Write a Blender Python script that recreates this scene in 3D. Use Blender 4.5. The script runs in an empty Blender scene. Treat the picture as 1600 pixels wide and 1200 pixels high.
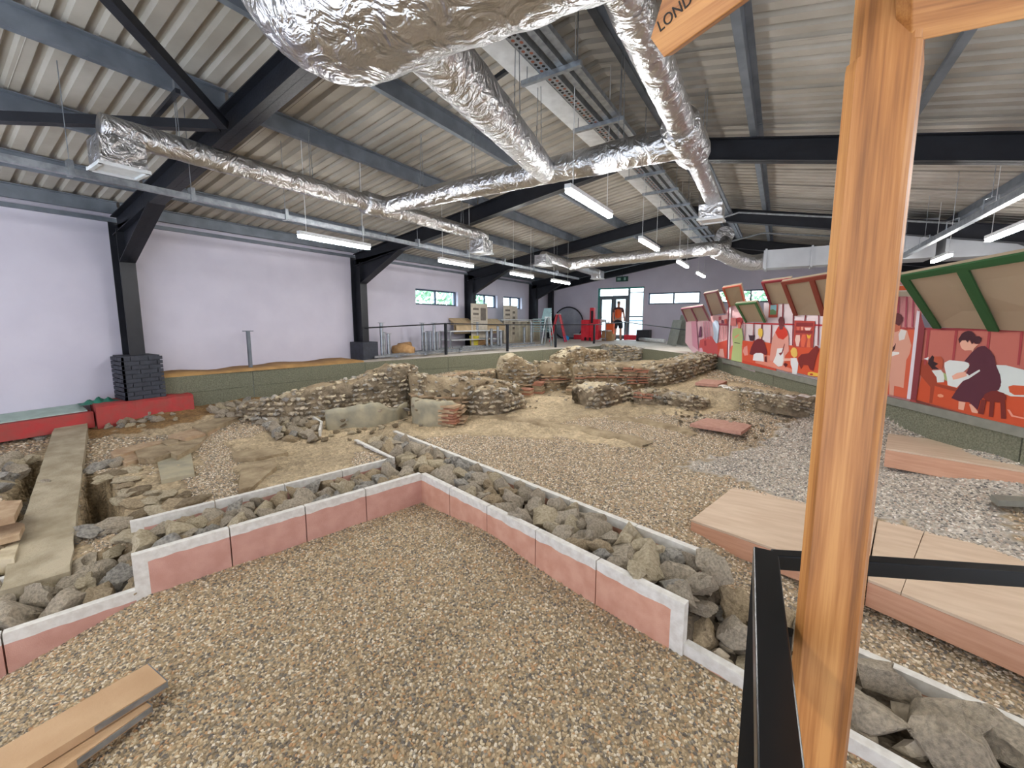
import bpy, bmesh, math, random
import numpy as np
from mathutils import Vector, Matrix, noise, Euler
R = random.Random(7)
SC = bpy.context.scene
COL = SC.collection
# ------------------------------------------------------------------ camera
FPX, CX, CY, HZ, VX, EZ = 650., 800., 582., 502., 1220., 2.0
PIT = math.atan((CY - HZ) / FPX); YAW = math.atan((VX - CX) / (FPX / math.cos(PIT)))
FW = Vector((-math.sin(YAW)*math.cos(PIT), math.cos(YAW)*math.cos(PIT), -math.sin(PIT)))
RT = Vector((math.cos(YAW), math.sin(YAW), 0)); UP = RT.cross(FW)
EYE = Vector((0, 0, EZ))
cd = bpy.data.cameras.new('camera'); cam = bpy.data.objects.new('camera', cd); COL.objects.link(cam)
cd.sensor_width = 36; cd.lens = FPX/1600*36; cd.shift_y = -(600-CY)/1600; cd.clip_start = .02; cd.clip_end = 300
cam.matrix_world = Matrix(((RT.x, UP.x, -FW.x, 0), (RT.y, UP.y, -FW.y, 0), (RT.z, UP.z, -FW.z, EZ), (0, 0, 0, 1)))
SC.camera = cam
# ------------------------------------------------------------------ sky and exposure
w = bpy.data.worlds.new('sky'); SC.world = w; w.use_nodes = True
bg = w.node_tree.nodes['Background']; bg.inputs[0].default_value = (.80, .91, 1, 1); bg.inputs[1].default_value = 9.0
SC.view_settings.view_transform = 'Standard'; SC.view_settings.look = 'None'
SC.view_settings.gamma = 1; SC.view_settings.use_curve_mapping = False
SC.view_settings.exposure = 0.0
LAMP_E = 150.0

# ------------------------------------------------------------------ measuring helpers (photo point -> place on a real surface)
def ray(x, y): return FW + RT*((x-CX)/FPX) + UP*((CY-y)/FPX)
def G(x, y, z): d = ray(x, y); return EYE + d*((z-EZ)/d.z)
def GX(x, y, v): d = ray(x, y); return EYE + d*(v/d.x)
def GY(x, y, v): d = ray(x, y); return EYE + d*(v/d.y)
def GP(x, y, p, n): d = ray(x, y); return EYE + d*(((p-EYE).dot(n))/d.dot(n))
def GR(x, y, b): d = ray(x, y); return EZ + d.z*math.hypot(b[0], b[1])/math.hypot(d.x, d.y)
def S(r, g, b): return tuple(((c/255)/12.92 if c/255 <= .04045 else ((c/255+.055)/1.055)**2.4) for c in (r, g, b))

# ------------------------------------------------------------------ materials
MC = {}
def mat(name, c, rough=.7, metal=0., c2=None, scale=8., bump=0., bscale=60., bdist=.01, detail=4., emis=0., spec=.4, stretch=None, kind='noise', lo=.35, hi=.65):
    if name in MC: return MC[name]
    m = bpy.data.materials.new(name); m.use_nodes = True; nt = m.node_tree; N = nt.nodes; L = nt.links
    b = N['Principled BSDF']; b.inputs['Roughness'].default_value = rough; b.inputs['Metallic'].default_value = metal
    b.inputs['Specular IOR Level'].default_value = spec
    tc = N.new('ShaderNodeTexCoord'); mp = N.new('ShaderNodeMapping'); L.new(tc.outputs['Object'], mp.inputs[0])
    if stretch: mp.inputs['Scale'].default_value = stretch
    if c2 is None: c2 = tuple(min(1, v*.82) for v in c)
    if kind == 'voronoi':
        t = N.new('ShaderNodeTexVoronoi'); t.inputs['Scale'].default_value = scale; src = t.outputs['Color']
        sp = N.new('ShaderNodeSeparateColor'); L.new(src, sp.inputs[0]); src = sp.outputs[0]
    else:
        t = N.new('ShaderNodeTexNoise'); t.inputs['Scale'].default_value = scale; t.inputs['Detail'].default_value = detail; src = t.outputs['Fac']
    L.new(mp.outputs[0], t.inputs['Vector'])
    rp = N.new('ShaderNodeValToRGB'); rp.color_ramp.elements[0].position = lo; rp.color_ramp.elements[1].position = hi
    rp.color_ramp.elements[0].color = (*c2, 1); rp.color_ramp.elements[1].color = (*c, 1)
    L.new(src, rp.inputs[0]); L.new(rp.outputs[0], b.inputs['Base Color'])
    if bump:
        n2 = N.new('ShaderNodeTexNoise'); n2.inputs['Scale'].default_value = bscale; n2.inputs['Detail'].default_value = 5; L.new(mp.outputs[0], n2.inputs['Vector'])
        bp = N.new('ShaderNodeBump'); bp.inputs['Strength'].default_value = bump; bp.inputs['Distance'].default_value = bdist
        L.new(n2.outputs['Fac'], bp.inputs['Height']); L.new(bp.outputs[0], b.inputs['Normal'])
    if emis:
        b.inputs['Emission Color'].default_value = (*c, 1); b.inputs['Emission Strength'].default_value = emis
    MC[name] = m; return m
def M(name): return MC[name]

mat('lilac_paint', S(205, 202, 216), .85, c2=S(199, 196, 211), scale=2)
mat('black_steel', S(30, 33, 40), .45, c2=S(24, 26, 33), scale=5, bump=.2, bscale=30)
mat('purlin_steel', S(120, 128, 138), .5, .3, c2=S(102, 110, 120), scale=4)
mat('duct_steel', S(196, 200, 204), .42, .35, c2=S(184, 188, 192), scale=2)
mat('galvanised', S(170, 176, 182), .38, .75, c2=S(140, 146, 152), scale=14)
mat('roof_sheet', S(176, 171, 162), .7, c2=S(156, 150, 140), scale=1.6, detail=6)

mat('pink_paint', S(214, 166, 144), .9, c2=S(202, 150, 128), scale=9, bump=.5, bscale=140, bdist=.004)
mat('pink_paint_dull', S(206, 160, 146), .9, c2=S(196, 148, 134), scale=9, bump=.5, bscale=140, bdist=.004)
mat('white_paint', S(226, 224, 218), .8, c2=S(208, 204, 196), scale=20, bump=.3, bscale=90, bdist=.004)
mat('kerb_green', S(138, 138, 118), .95, c2=S(108, 110, 92), scale=60, bump=1., bscale=90, bdist=.02)
mat('strip_grey', S(132, 132, 122), .7)
mat('red_paint', S(176, 60, 60), .75, c2=S(158, 74, 68), scale=7, bump=.3, bscale=30)
mat('green_sheet', S(50, 130, 110), .5, c2=S(34, 104, 84), scale=9)
mat('pale_sheet', S(170, 190, 182), .7)
mat('engineering_brick', S(58, 62, 72), .6, c2=S(46, 49, 58), scale=12, bump=.4, bscale=60)
mat('concrete_beam', S(182, 170, 146), .95, c2=S(154, 142, 118), scale=5, bump=.8, bscale=35, bdist=.015)
mat('plywood', S(208, 186, 162), .75, c2=S(196, 172, 148), scale=3, stretch=(1, 5, 5))
mat('plywood_edge', S(206, 160, 132), .75, c2=S(194, 146, 118), scale=4, stretch=(1, 1, 12))
mat('softwood', S(196, 164, 128), .75, c2=S(180, 146, 110), scale=3, stretch=(1, 1, 1), bump=.2)
mat('flint', S(196, 182, 160), .75, c2=S(146, 136, 120), scale=7, bump=.9, bscale=26, bdist=.02, detail=8, lo=.3, hi=.62)
mat('flint_grey', S(180, 174, 162), .6, c2=S(128, 124, 118), scale=5, bump=.9, bscale=24, bdist=.02, detail=8, lo=.35, hi=.6)
mat('flint_ochre', S(192, 172, 140), .8, c2=S(148, 130, 104), scale=8, bump=.9, bscale=26, bdist=.02, detail=8, lo=.3, hi=.62)
mat('limestone', S(210, 197, 168), .9, c2=S(176, 160, 132), scale=6, bump=.9, bscale=25, bdist=.02, detail=8)
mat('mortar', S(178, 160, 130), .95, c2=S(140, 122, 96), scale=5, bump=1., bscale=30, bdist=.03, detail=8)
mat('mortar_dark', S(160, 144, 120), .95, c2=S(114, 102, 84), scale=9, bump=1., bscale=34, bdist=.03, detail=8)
mat('plaster', S(176, 166, 140), .9, c2=S(150, 146, 128), scale=6, bump=.5, bscale=20, bdist=.01, detail=8)
mat('roman_tile', S(172, 120, 96), .9, c2=S(150, 106, 86), scale=9, bump=.6, bscale=40)
mat('roman_tile_buff', S(186, 162, 132), .9, c2=S(164, 136, 108), scale=9, bump=.6, bscale=40)
mat('glass_pale', (.85, .95, .95), .05)
mat('upvc', S(190, 200, 204), .5)
mat('window_frame', S(58, 72, 92), .5)
mat('door_frame', S(104, 118, 126), .5)
mat('teal_frame', S(70, 150, 140), .5)
mat('beige_board', S(176, 160, 136), .9, c2=S(170, 154, 130))
mat('white_plastic', S(222, 226, 228), .5)

gl = bpy.data.materials.new('window_glass'); gl.use_nodes = True; nt = gl.node_tree; nt.nodes.clear()
o = nt.nodes.new('ShaderNodeOutputMaterial'); mx = nt.nodes.new('ShaderNodeMixShader'); tr = nt.nodes.new('ShaderNodeBsdfTransparent'); gs = nt.nodes.new('ShaderNodeBsdfGlossy')
tr.inputs[0].default_value = (.92, .97, .97, 1); gs.inputs['Roughness'].default_value = .05; mx.inputs[0].default_value = .06
nt.links.new(tr.outputs[0], mx.inputs[1]); nt.links.new(gs.outputs[0], mx.inputs[2]); nt.links.new(mx.outputs[0], o.inputs[0]); MC['glass'] = gl

def oak_mat(nm='oak', axis=None, light=1.):
    m = bpy.data.materials.new(nm); m.use_nodes = True; N = m.node_tree.nodes; L = m.node_tree.links; b = N['Principled BSDF']
    tc = N.new('ShaderNodeTexCoord'); vr = N.new('ShaderNodeMapping'); vr.inputs['Rotation'].default_value = (axis.to_track_quat('Z', 'Y').inverted().to_euler() if axis else (0, 0, 0)); L.new(tc.outputs['Object'], vr.inputs[0])
    mp = N.new('ShaderNodeMapping'); mp.inputs['Scale'].default_value = (22, 22, .9); L.new(vr.outputs[0], mp.inputs[0])
    n = N.new('ShaderNodeTexNoise'); n.inputs['Scale'].default_value = 1.4; n.inputs['Detail'].default_value = 6; L.new(mp.outputs[0], n.inputs['Vector'])
    mp2 = N.new('ShaderNodeMapping'); mp2.inputs['Scale'].default_value = (160, 160, 4); L.new(vr.outputs[0], mp2.inputs[0])
    n2 = N.new('ShaderNodeTexNoise'); n2.inputs['Scale'].default_value = 1.6; n2.inputs['Detail'].default_value = 3; L.new(mp2.outputs[0], n2.inputs['Vector'])
    ad = N.new('ShaderNodeMath'); ad.operation = 'MULTIPLY_ADD'; ad.inputs[1].default_value = .35; L.new(n2.outputs['Fac'], ad.inputs[0]); L.new(n.outputs['Fac'], ad.inputs[2])
    rp = N.new('ShaderNodeValToRGB'); e = rp.color_ramp.elements; e[0].position = .48; e[0].color = (*S(122, 76, 34), 1); e[1].position = .82; e[1].color = (*S(186, 132, 74), 1)
    k = e.new(.64); k.color = (*S(160, 104, 52), 1)
    L.new(ad.outputs[0], rp.inputs[0]); L.new(rp.outputs[0], b.inputs['Base Color']); b.inputs['Roughness'].default_value = .5
    bp = N.new('ShaderNodeBump'); bp.inputs['Strength'].default_value = .15; bp.inputs['Distance'].default_value = .002; L.new(ad.outputs[0], bp.inputs['Height']); L.new(bp.outputs[0], b.inputs['Normal'])
    MC[nm] = m
oak_mat()
def foil_mat():
    m = bpy.data.materials.new('foil'); m.use_nodes = True; N = m.node_tree.nodes; L = m.node_tree.links; b = N['Principled BSDF']
    b.inputs['Base Color'].default_value = (.60, .60, .61, 1); b.inputs['Metallic'].default_value = 1; b.inputs['Roughness'].default_value = .30
    tc = N.new('ShaderNodeTexCoord'); prev = None; hs_ = []
    for sc_, st, d in ((6, .5, 2.), (20, .2, 2.5), (55, .12, 1.)):
        n = N.new('ShaderNodeTexNoise'); n.inputs['Scale'].default_value = sc_; n.inputs['Detail'].default_value = 3; n.inputs['Distortion'].default_value = d; n.noise_type = 'RIDGED_MULTIFRACTAL' if sc_ == 24 else 'FBM'; L.new(tc.outputs['Object'], n.inputs['Vector'])
        bp = N.new('ShaderNodeBump'); bp.inputs['Strength'].default_value = st; bp.inputs['Distance'].default_value = .6/sc_; L.new(n.outputs['Fac'], bp.inputs['Height'])
        if prev: L.new(prev.outputs[0], bp.inputs['Normal'])
        prev = bp
    L.new(prev.outputs[0], b.inputs['Normal']); MC['foil'] = m
foil_mat()
def pebble_mat():
    m = bpy.data.materials.new('pebble'); m.use_nodes = True; N = m.node_tree.nodes; L = m.node_tree.links; b = N['Principled BSDF']
    oi = N.new('ShaderNodeObjectInfo'); rp = N.new('ShaderNodeValToRGB'); cr = rp.color_ramp; cr.interpolation = 'CONSTANT'
    cols = [(184, 163, 130), (160, 140, 110), (206, 190, 160), (140, 126, 104), (180, 155, 118), (120, 110, 96), (194, 174, 142), (184, 146, 106), (150, 142, 126), (220, 208, 186), (170, 150, 118), (104, 97, 90)]
    for i, c in enumerate(cols):
        el = cr.elements[0] if i == 0 else cr.elements.new(i/len(cols)); el.position = i/len(cols); el.color = (*S(*c), 1)
    cr.elements[-1].position = min(1, cr.elements[-1].position)
    L.new(oi.outputs['Random'], rp.inputs[0]); L.new(rp.outputs[0], b.inputs['Base Color']); b.inputs['Roughness'].default_value = .75
    MC['pebble'] = m
pebble_mat()

# ------------------------------------------------------------------ object helpers
class MB:
    def __init__(s): s.v = []; s.f = []; s.mi = []
    def poly(s, pts, fs, mi=0):
        b = len(s.v); s.v += [tuple(p) for p in pts]; s.f += [tuple(b+i for i in f) for f in fs]; s.mi += [mi]*len(fs); return s
    def box(s, c, d, rz=0, mi=0, mtx=None):
        h = [x/2 for x in d]; M_ = mtx or (Matrix.Translation(Vector(c)) @ Matrix.Rotation(rz, 4, 'Z'))
        P = [M_ @ Vector((x*h[0], y*h[1], z*h[2])) for x, y, z in ((-1,-1,-1),(1,-1,-1),(1,1,-1),(-1,1,-1),(-1,-1,1),(1,-1,1),(1,1,1),(-1,1,1))]
        return s.poly(P, [(0,3,2,1),(4,5,6,7),(0,1,5,4),(1,2,6,5),(2,3,7,6),(3,0,4,7)], mi)
    def bar(s, a, b, wd, ht, mi=0, up=(0, 0, 1)):
        a = Vector(a); b = Vector(b); d = (b-a); L = d.length; x = d.normalized(); u = Vector(up); y = u.cross(x)
        if y.length < 1e-4: y = Vector((0, 1, 0)).cross(x)
        y.normalize(); z = x.cross(y)
        m = Matrix((( x.x, y.x, z.x, (a.x+b.x)/2), (x.y, y.y, z.y, (a.y+b.y)/2), (x.z, y.z, z.z, (a.z+b.z)/2), (0, 0, 0, 1)))
        return s.box(None, (L, wd, ht), mi=mi, mtx=m)
    def prism(s, pts, off, mi=0):
        n = len(pts); off = Vector(off); P = [Vector(p) for p in pts] + [Vector(p)+off for p in pts]
        return s.poly(P, [tuple(range(n))[::-1], tuple(range(n, 2*n))] + [(i, (i+1) % n, n+(i+1) % n, n+i) for i in range(n)], mi)
    def tube(s, path, r, n=10, mi=0, cap=True, wob=0., seed=0):
        path = [Vector(p) for p in path]; rr = r if isinstance(r, (list, tuple)) else [r]*len(path); b = len(s.v)
        prev = None
        for i, p in enumerate(path):
            t = (path[min(i+1, len(path)-1)] - path[max(i-1, 0)]).normalized()
            u = prev if prev else (Vector((0, 0, 1)) if abs(t.z) < .9 else Vector((1, 0, 0)))
            x = (u - t*u.dot(t)).normalized(); y = t.cross(x); prev = x
            for k in range(n):
                a = 2*math.pi*k/n; dv = x*math.cos(a)+y*math.sin(a); q = rr[i]
                if wob: q *= 1 + wob*noise.noise(Vector((p.x*5+seed, p.y*5, p.z*5)) + dv*1.3)*1.2 + wob*.6*noise.noise(Vector((p.x*16+seed, p.y*16, p.z*16)) + dv*5)
                s.v.append(tuple(p + dv*q))
        for i in range(len(path)-1):
            for k in range(n):
                s.f.append((b+i*n+k, b+i*n+(k+1) % n, b+(i+1)*n+(k+1) % n, b+(i+1)*n+k)); s.mi.append(mi)
        if cap: s.f.append(tuple(b+k for k in range(n))[::-1]); s.f.append(tuple(b+(len(path)-1)*n+k for k in range(n))); s.mi += [mi, mi]
        return s
    def mesh(s, name, mats, smooth=False):
        me = bpy.data.meshes.new(name); me.from_pydata(s.v, [], s.f)
        for m in (mats if isinstance(mats, (list, tuple)) else [mats]): me.materials.append(MC[m] if isinstance(m, str) else m)
        if any(s.mi): me.polygons.foreach_set('material_index', s.mi)
        bm = bmesh.new(); bm.from_mesh(me); bmesh.ops.recalc_face_normals(bm, faces=bm.faces); bm.to_mesh(me); bm.free()
        if smooth: me.polygons.foreach_set('use_smooth', [True]*len(me.polygons))
        return me
    def build(s, name, mats, parent=None, smooth=False, **k):
        me = s.mesh(name, mats, smooth)
        if not parent and 'origin' not in k and me.vertices:
            a = np.array([v.co for v in me.vertices]); k['origin'] = Vector(((a[:,0].min()+a[:,0].max())/2, (a[:,1].min()+a[:,1].max())/2, a[:,2].min()))
        og = k.pop('origin', None)
        o = bpy.data.objects.new(name, me); COL.objects.link(o)
        if og is not None and not parent: me.transform(Matrix.Translation(-Vector(og))); o.location = og
        if parent: adopt(o, parent)
        tag(o, **k); return o
WM = {}
def wloc(o):
    p = o.location.copy(); return (Matrix.Translation(p) @ o.rotation_euler.to_matrix().to_4x4()) if o.parent is None else (wloc(o.parent) @ Matrix.Translation(p) @ o.rotation_euler.to_matrix().to_4x4())
def adopt(o, parent):           # vertices are given in world space: keep them there
    m = wloc(parent).inverted(); o.data.transform(m); o.parent = parent
def tag(o, label=None, cat=None, group=None, kind=None, bevel=0):
    if label: o['label'] = label
    if cat: o['category'] = cat
    if group: o['group'] = group
    if kind: o['kind'] = kind
    if bevel:
        b = o.modifiers.new('bevel', 'BEVEL'); b.width = bevel; b.segments = 2; b.limit_method = 'ANGLE'
def thing(name, loc, label, cat, group=None, rz=0):
    o = bpy.data.objects.new(name, None); COL.objects.link(o); o.location = loc; o.rotation_euler = (0, 0, rz); o.empty_display_size = .1
    tag(o, label, cat, group); return o
def copy_tree(o, parent=None):
    c = o.copy(); COL.objects.link(c); c.parent = parent
    for ch in list(o.children): copy_tree(ch, c)
    return c
def sname(name, kids=None):      # a setting empty
    o = bpy.data.objects.new(name, None); COL.objects.link(o); o['kind'] = 'structure'; return o

# ------------------------------------------------------------------ the building shell
XW, XR, YE, YB = -9.22, 5.3, 17.5, -6.0
RX, RZ, SL, SR = -2.0, 4.80, .16, .2            # underside line of the purlins
def rz_(x): return RZ - (RX-x)*SL if x < RX else RZ - (x-RX)*SR
def ZF(y): return 1.03 + .19*min(1, max(0, (y-6)/8))          # walkway level
BAYS = [-6.58, -2.08, 2.42, 6.92, 11.42, 15.8]
EZL, EZR = rz_(XW), rz_(XR)

def wall_with_holes(name, axis, pos, a0, a1, z0, topf, holes, thick, mi='lilac_paint'):
    """holes: (a,b,z0,z1). built from rectangular pieces; topf(a)->z"""
    mb = MB(); cuts = sorted({a0, a1, *[h[0] for h in holes], *[h[1] for h in holes]} | ({RX} if axis == 'y' else set()))
    def quad(p, q, zl, zp, zq):
        if axis == 'x': pts = [(pos, p, zl), (pos, q, zl), (pos, q, zq), (pos, p, zp)]; off = (thick, 0, 0)
        else: pts = [(p, pos, zl), (q, pos, zl), (q, pos, zq), (p, pos, zp)]; off = (0, thick, 0)
        mb.prism(pts, off)
    for p, q in zip(cuts, cuts[1:]):
        hs = [h for h in holes if h[0] <= p+1e-6 and h[1] >= q-1e-6]
        if hs:
            h = hs[0]
            if h[2] > z0: quad(p, q, z0, h[2], h[2])
            quad(p, q, h[3], topf(p), topf(q))
        else: quad(p, q, z0, topf(p), topf(q))
    return mb.build(name, mi, kind='structure')

# window places measured from the photograph
def win_on_left(x0, x1, yt, yb):
    a = GX(x0, yt, XW); b = GX(x1, yt+ (x1-x0)*.08, XW); c = GX((x0+x1)/2, yb, XW); return (a.y, b.y, c.z-.02, (a.z+b.z)/2)
LW = [(9.05, 11.0, 2.50, 2.98), (12.0, 13.35, 2.50, 2.98), (13.75, 15.15, 2.50, 2.98)]
dl, dr = GY(933, 500, YE).x, GY(1005, 500, YE).x
DZ1 = 3.42
EWN = [(-4.62, -2.66, 2.68, 3.14), (-2.05, .1, 2.68, 3.14)]
wall_with_holes('wall_left', 'x', XW, YB, YE+.3, 0, lambda a: EZL+.30, LW, -.25)
wall_with_holes('wall_end', 'y', YE, XW-.25, XR+.25, 0, lambda a: rz_(a)+.30, EWN + [(dl, dr, 1.22, DZ1)], .25)
wall_with_holes('wall_right', 'x', XR, YB, YE+.3, 0, lambda a: EZR+.30, [], .25)
wall_with_holes('wall_back', 'y', YB, XW-.25, XR+.25, 0, lambda a: rz_(a)+.30, [], -.25)

def window(n, fr, axis, pos, a0, a1, z0, z1, back, mull=1):
    w_ = sname(n); t = .045
    def P(a, z, d): return (pos+d, a, z) if axis == 'x' else (a, pos+d, z)
    d = back
    mb = MB()
    for (p, q, r, s_) in ((a0, a1, z0, z0+t), (a0, a1, z1-t, z1), (a0, a0+t, z0+t, z1-t), (a1-t, a1, z0+t, z1-t)):
        mb.prism([P(p, r, d-.03), P(q, r, d-.03), P(q, s_, d-.03), P(p, s_, d-.03)], Vector(P(0, 0, .06))-Vector(P(0, 0, 0)))
    mb.build('window_frame', fr, w_)
    for k in range(mull):
        c = a0+(a1-a0)*(k+1)/(mull+1); MB().prism([P(c-.025, z0+t, d-.03), P(c+.025, z0+t, d-.03), P(c+.025, z1-t, d-.03), P(c-.025, z1-t, d-.03)], Vector(P(0, 0, .06))-Vector(P(0, 0, 0))).build('mullion', fr, w_)
    for k in range(mull+1):
        p = a0+(a1-a0)*k/(mull+1)+.03; q = a0+(a1-a0)*(k+1)/(mull+1)-.03
        MB().prism([P(p, z0+t, d-.004), P(q, z0+t, d-.004), P(q, z1-t, d-.004), P(p, z1-t, d-.004)], Vector(P(0, 0, .008))-Vector(P(0, 0, 0))).build('window_pane', 'glass', w_)
    return w_
for i, h in enumerate(LW): window(f'window_{i+1}', 'window_frame', 'x', XW, h[0], h[1], h[2], h[3], -.14)
for i, h in enumerate(EWN): window(f'window_{i+4}', 'window_frame', 'y', YE, h[0], h[1], h[2], h[3], .1)
# entrance: double door with side light and fanlight
dr_ = sname('door_1'); zf = 1.22; t = .05; xm = GY(981, 500, YE).x; zt = GY(960, 463, YE).z
def dbox(x0, x1, z0, z1, name, m, y=YE+.06, d=.06): return MB().prism([(x0, y, z0), (x1, y, z0), (x1, y, z1), (x0, y, z1)], (0, d, 0)).build(name, m, dr_)
dbox(dl, dr, DZ1-.06, DZ1, 'head_frame', 'teal_frame'); dbox(dl, dl+.08, zf, DZ1-.06, 'left_jamb', 'teal_frame'); dbox(dr-.05, dr, zf, DZ1-.06, 'right_jamb', 'upvc')
dbox(xm-.04, xm+.04, zf, DZ1-.06, 'centre_mullion', 'door_frame'); dbox(dl+.08, xm-.04, zt-.03, zt+.03, 'transom', 'door_frame'); dbox(xm+.04, dr-.05, zt+.12, zt+.15, 'transom', 'door_frame')
xa = dl+.08; xb = xm-.04; xc = (xa+xb)/2
for x0, x1 in ((xa, xc-.005), (xc+.005, xb)):
    lf = dbox(x0, x1, zf+.02, zf+.2, 'door_leaf', 'door_frame')
    for (p, q, r, s_) in ((x0, x0+.1, zf+.2, zt-.03), (x1-.1, x1, zf+.2, zt-.03), (x0+.1, x1-.1, zt-.13, zt-.03)): MB().prism([(p, YE+.06, r), (q, YE+.06, r), (q, YE+.06, s_), (p, YE+.06, s_)], (0, .06, 0)).build('stile', 'door_frame', lf)
    MB().prism([(x0+.1, YE+.085, zf+.2), (x1-.1, YE+.085, zf+.2), (x1-.1, YE+.085, zt-.13), (x0+.1, YE+.085, zt-.13)], (0, .01, 0)).build('door_pane', 'glass', lf)
    MB().bar((x0+.12, YE+.03, zf+.95), (x1-.12, YE+.03, zf+.95), .03, .03).build('push_bar', 'door_frame', lf)
dbox(xm+.04, dr-.05, zf+.02, DZ1-.06, 'side_pane', 'glass', YE+.085, .01); dbox(xa, xb, zt+.03, DZ1-.06, 'fanlight_pane', 'glass', YE+.085, .01)
dbox(xm+.04, dr-.05, zf+.95, zf+1.0, 'mid_rail', 'door_frame')

# outside, seen through the glass: a pale building, hedge and ground
mat('render_white', S(226, 230, 232), .9); mat('hedge_leaf', S(160, 190, 160), .8, c2=S(120, 160, 124), scale=5)
mat('tarmac', S(150, 150, 150), .9)
MB().box((-6, YE+14, .35), (70, 26, .1)).box((XW-14, 6, .35), (26, 46, .1)).build('forecourt', 'tarmac', kind='structure')
pb = thing('outbuilding', (-3, YE+7, .4), 'pale rendered building outside beyond the glazed entrance', 'building')
MB().box((-6, YE+7, 2.1), (5, .3, 3.4)).build('wall', 'render_white', pb); MB().box((-6, YE+6.8, 2.05), (3.2, .04, .06)).build('rail', 'door_frame', pb)
def bush(c, r, n, lab, grp):
    mb = MB(); rr = random.Random(int(c[0]*31+c[1]*17))
    for k in range(n):
        d = Vector((rr.gauss(0, 1), rr.gauss(0, 1), rr.gauss(0, 1))).normalized()*rr.uniform(.6, 1)
        p = Vector(c)+Vector((d.x*r[0], d.y*r[1], d.z*r[2])); s_ = .16*rr.uniform(.6, 1.3); a = Vector((rr.gauss(0, 1), rr.gauss(0, 1), rr.gauss(0, 1))).normalized(); b = a.orthogonal().normalized(); cc = a.cross(b)
        mb.poly([p+b*s_, p+cc*s_*.6, p-b*s_, p-cc*s_*.6], [(0, 1, 2, 3)])
    t_ = thing('bush', (c[0], c[1], .4), lab, 'bush', grp)
    f = mb.build('foliage', 'hedge_leaf', t_, kind='stuff'); MB().tube([(c[0], c[1], .4), (c[0], c[1], c[2])], .12, 6).build('stem', 'oak', t_)
for i in range(6): bush((XW-6, 7.5+i*2.3, 2.9), (1.1, 1.3, 1.7), 500, 'green bushes seen outside through the left wall windows', 'bushes outside the left windows')
for i in range(3): bush((-4.4+i*2.6, YE+8.5, 3.2), (1.4, 1., 1.6), 500, 'green bushes seen outside through the end wall windows', 'bushes outside the end windows')

# ---- roof: sheets, purlins, frames
ceil = sname('ceiling')
def sheet(x0, x1, y0, n, side):
    """trapezoidal sheet, ribs run down the slope"""
    pr = []; p = .2
    for k in range(n):
        y = y0+k*p; pr += [(y, 0), (y+.105, 0), (y+.125, .045), (y+.18, .045)]
    pr.append((y0+n*p+.03, 0)); mb = MB(); V = []
    for (y, h) in pr:
        for x in (x0, x1): V.append((x, y, rz_(x)+.2+h+side*.004))
    mb.poly(V, [(2*i, 2*i+1, 2*i+3, 2*i+2) for i in range(len(pr)-1)]); return mb
for s_, (xa_, xb_) in enumerate(((XW-.2, RX), (RX, XR+.2))):
    y = YB; i = 0
    while y < YE+.2:
        sheet(xa_, xb_, y, 5, i % 2).build('roof_sheet', 'roof_sheet', ceil); y += 1.0; i += 1
for xa_, xb_ in ((XW-.5, RX), (RX, XR+.5)):
    MB().prism([(xa_, YB-.5, rz_(xa_)+.30), (xb_, YB-.5, rz_(xb_)+.30), (xb_, YE+.5, rz_(xb_)+.30), (xa_, YE+.5, rz_(xa_)+.30)], (0, 0, .04)).build('sky_blocker', 'purlin_steel', ceil)  # unseen slabs added above the sheets to block sky light at their joints
def purlin(x, y0, y1, m='purlin_steel', h=.17):
    z = rz_(x)+.185; mb = MB()
    mb.box((x, (y0+y1)/2, z-h/2), (.012, y1-y0, h)).box((x+.03, (y0+y1)/2, z), (.07, y1-y0, .012)).box((x-.03, (y0+y1)/2, z-h), (.07, y1-y0, .012)).box((x-.065, (y0+y1)/2, z-h+.012), (.01, y1-y0, .03))
    return mb
PX = [-9.0, -7.95, -6.6, -5.25, -3.85, -2.5, -1.55, -.45, 1.1, 2.7, 4.2, 5.1]
for x in PX:
    p = sname('trim_purlin'); p.name = 'purlin'; p['kind'] = 'structure'
    for y0, y1 in zip([YB]+BAYS, BAYS+[YE]): purlin(x, y0+.02, y1-.02).build('purlin_length', 'purlin_steel', p)
def ibeam(mb, a, b, dz, wd=.17, tf=.014):
    """I beam of depth dz, its top edge on the line a-b"""
    a = Vector(a); b = Vector(b); u = Vector((0, 0, 1))
    mb.bar(a-u*tf/2, b-u*tf/2, wd, tf); mb.bar(a-u*(dz-tf/2), b-u*(dz-tf/2), wd, tf); mb.bar(a-u*dz/2, b-u*dz/2, .012, dz)
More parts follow.
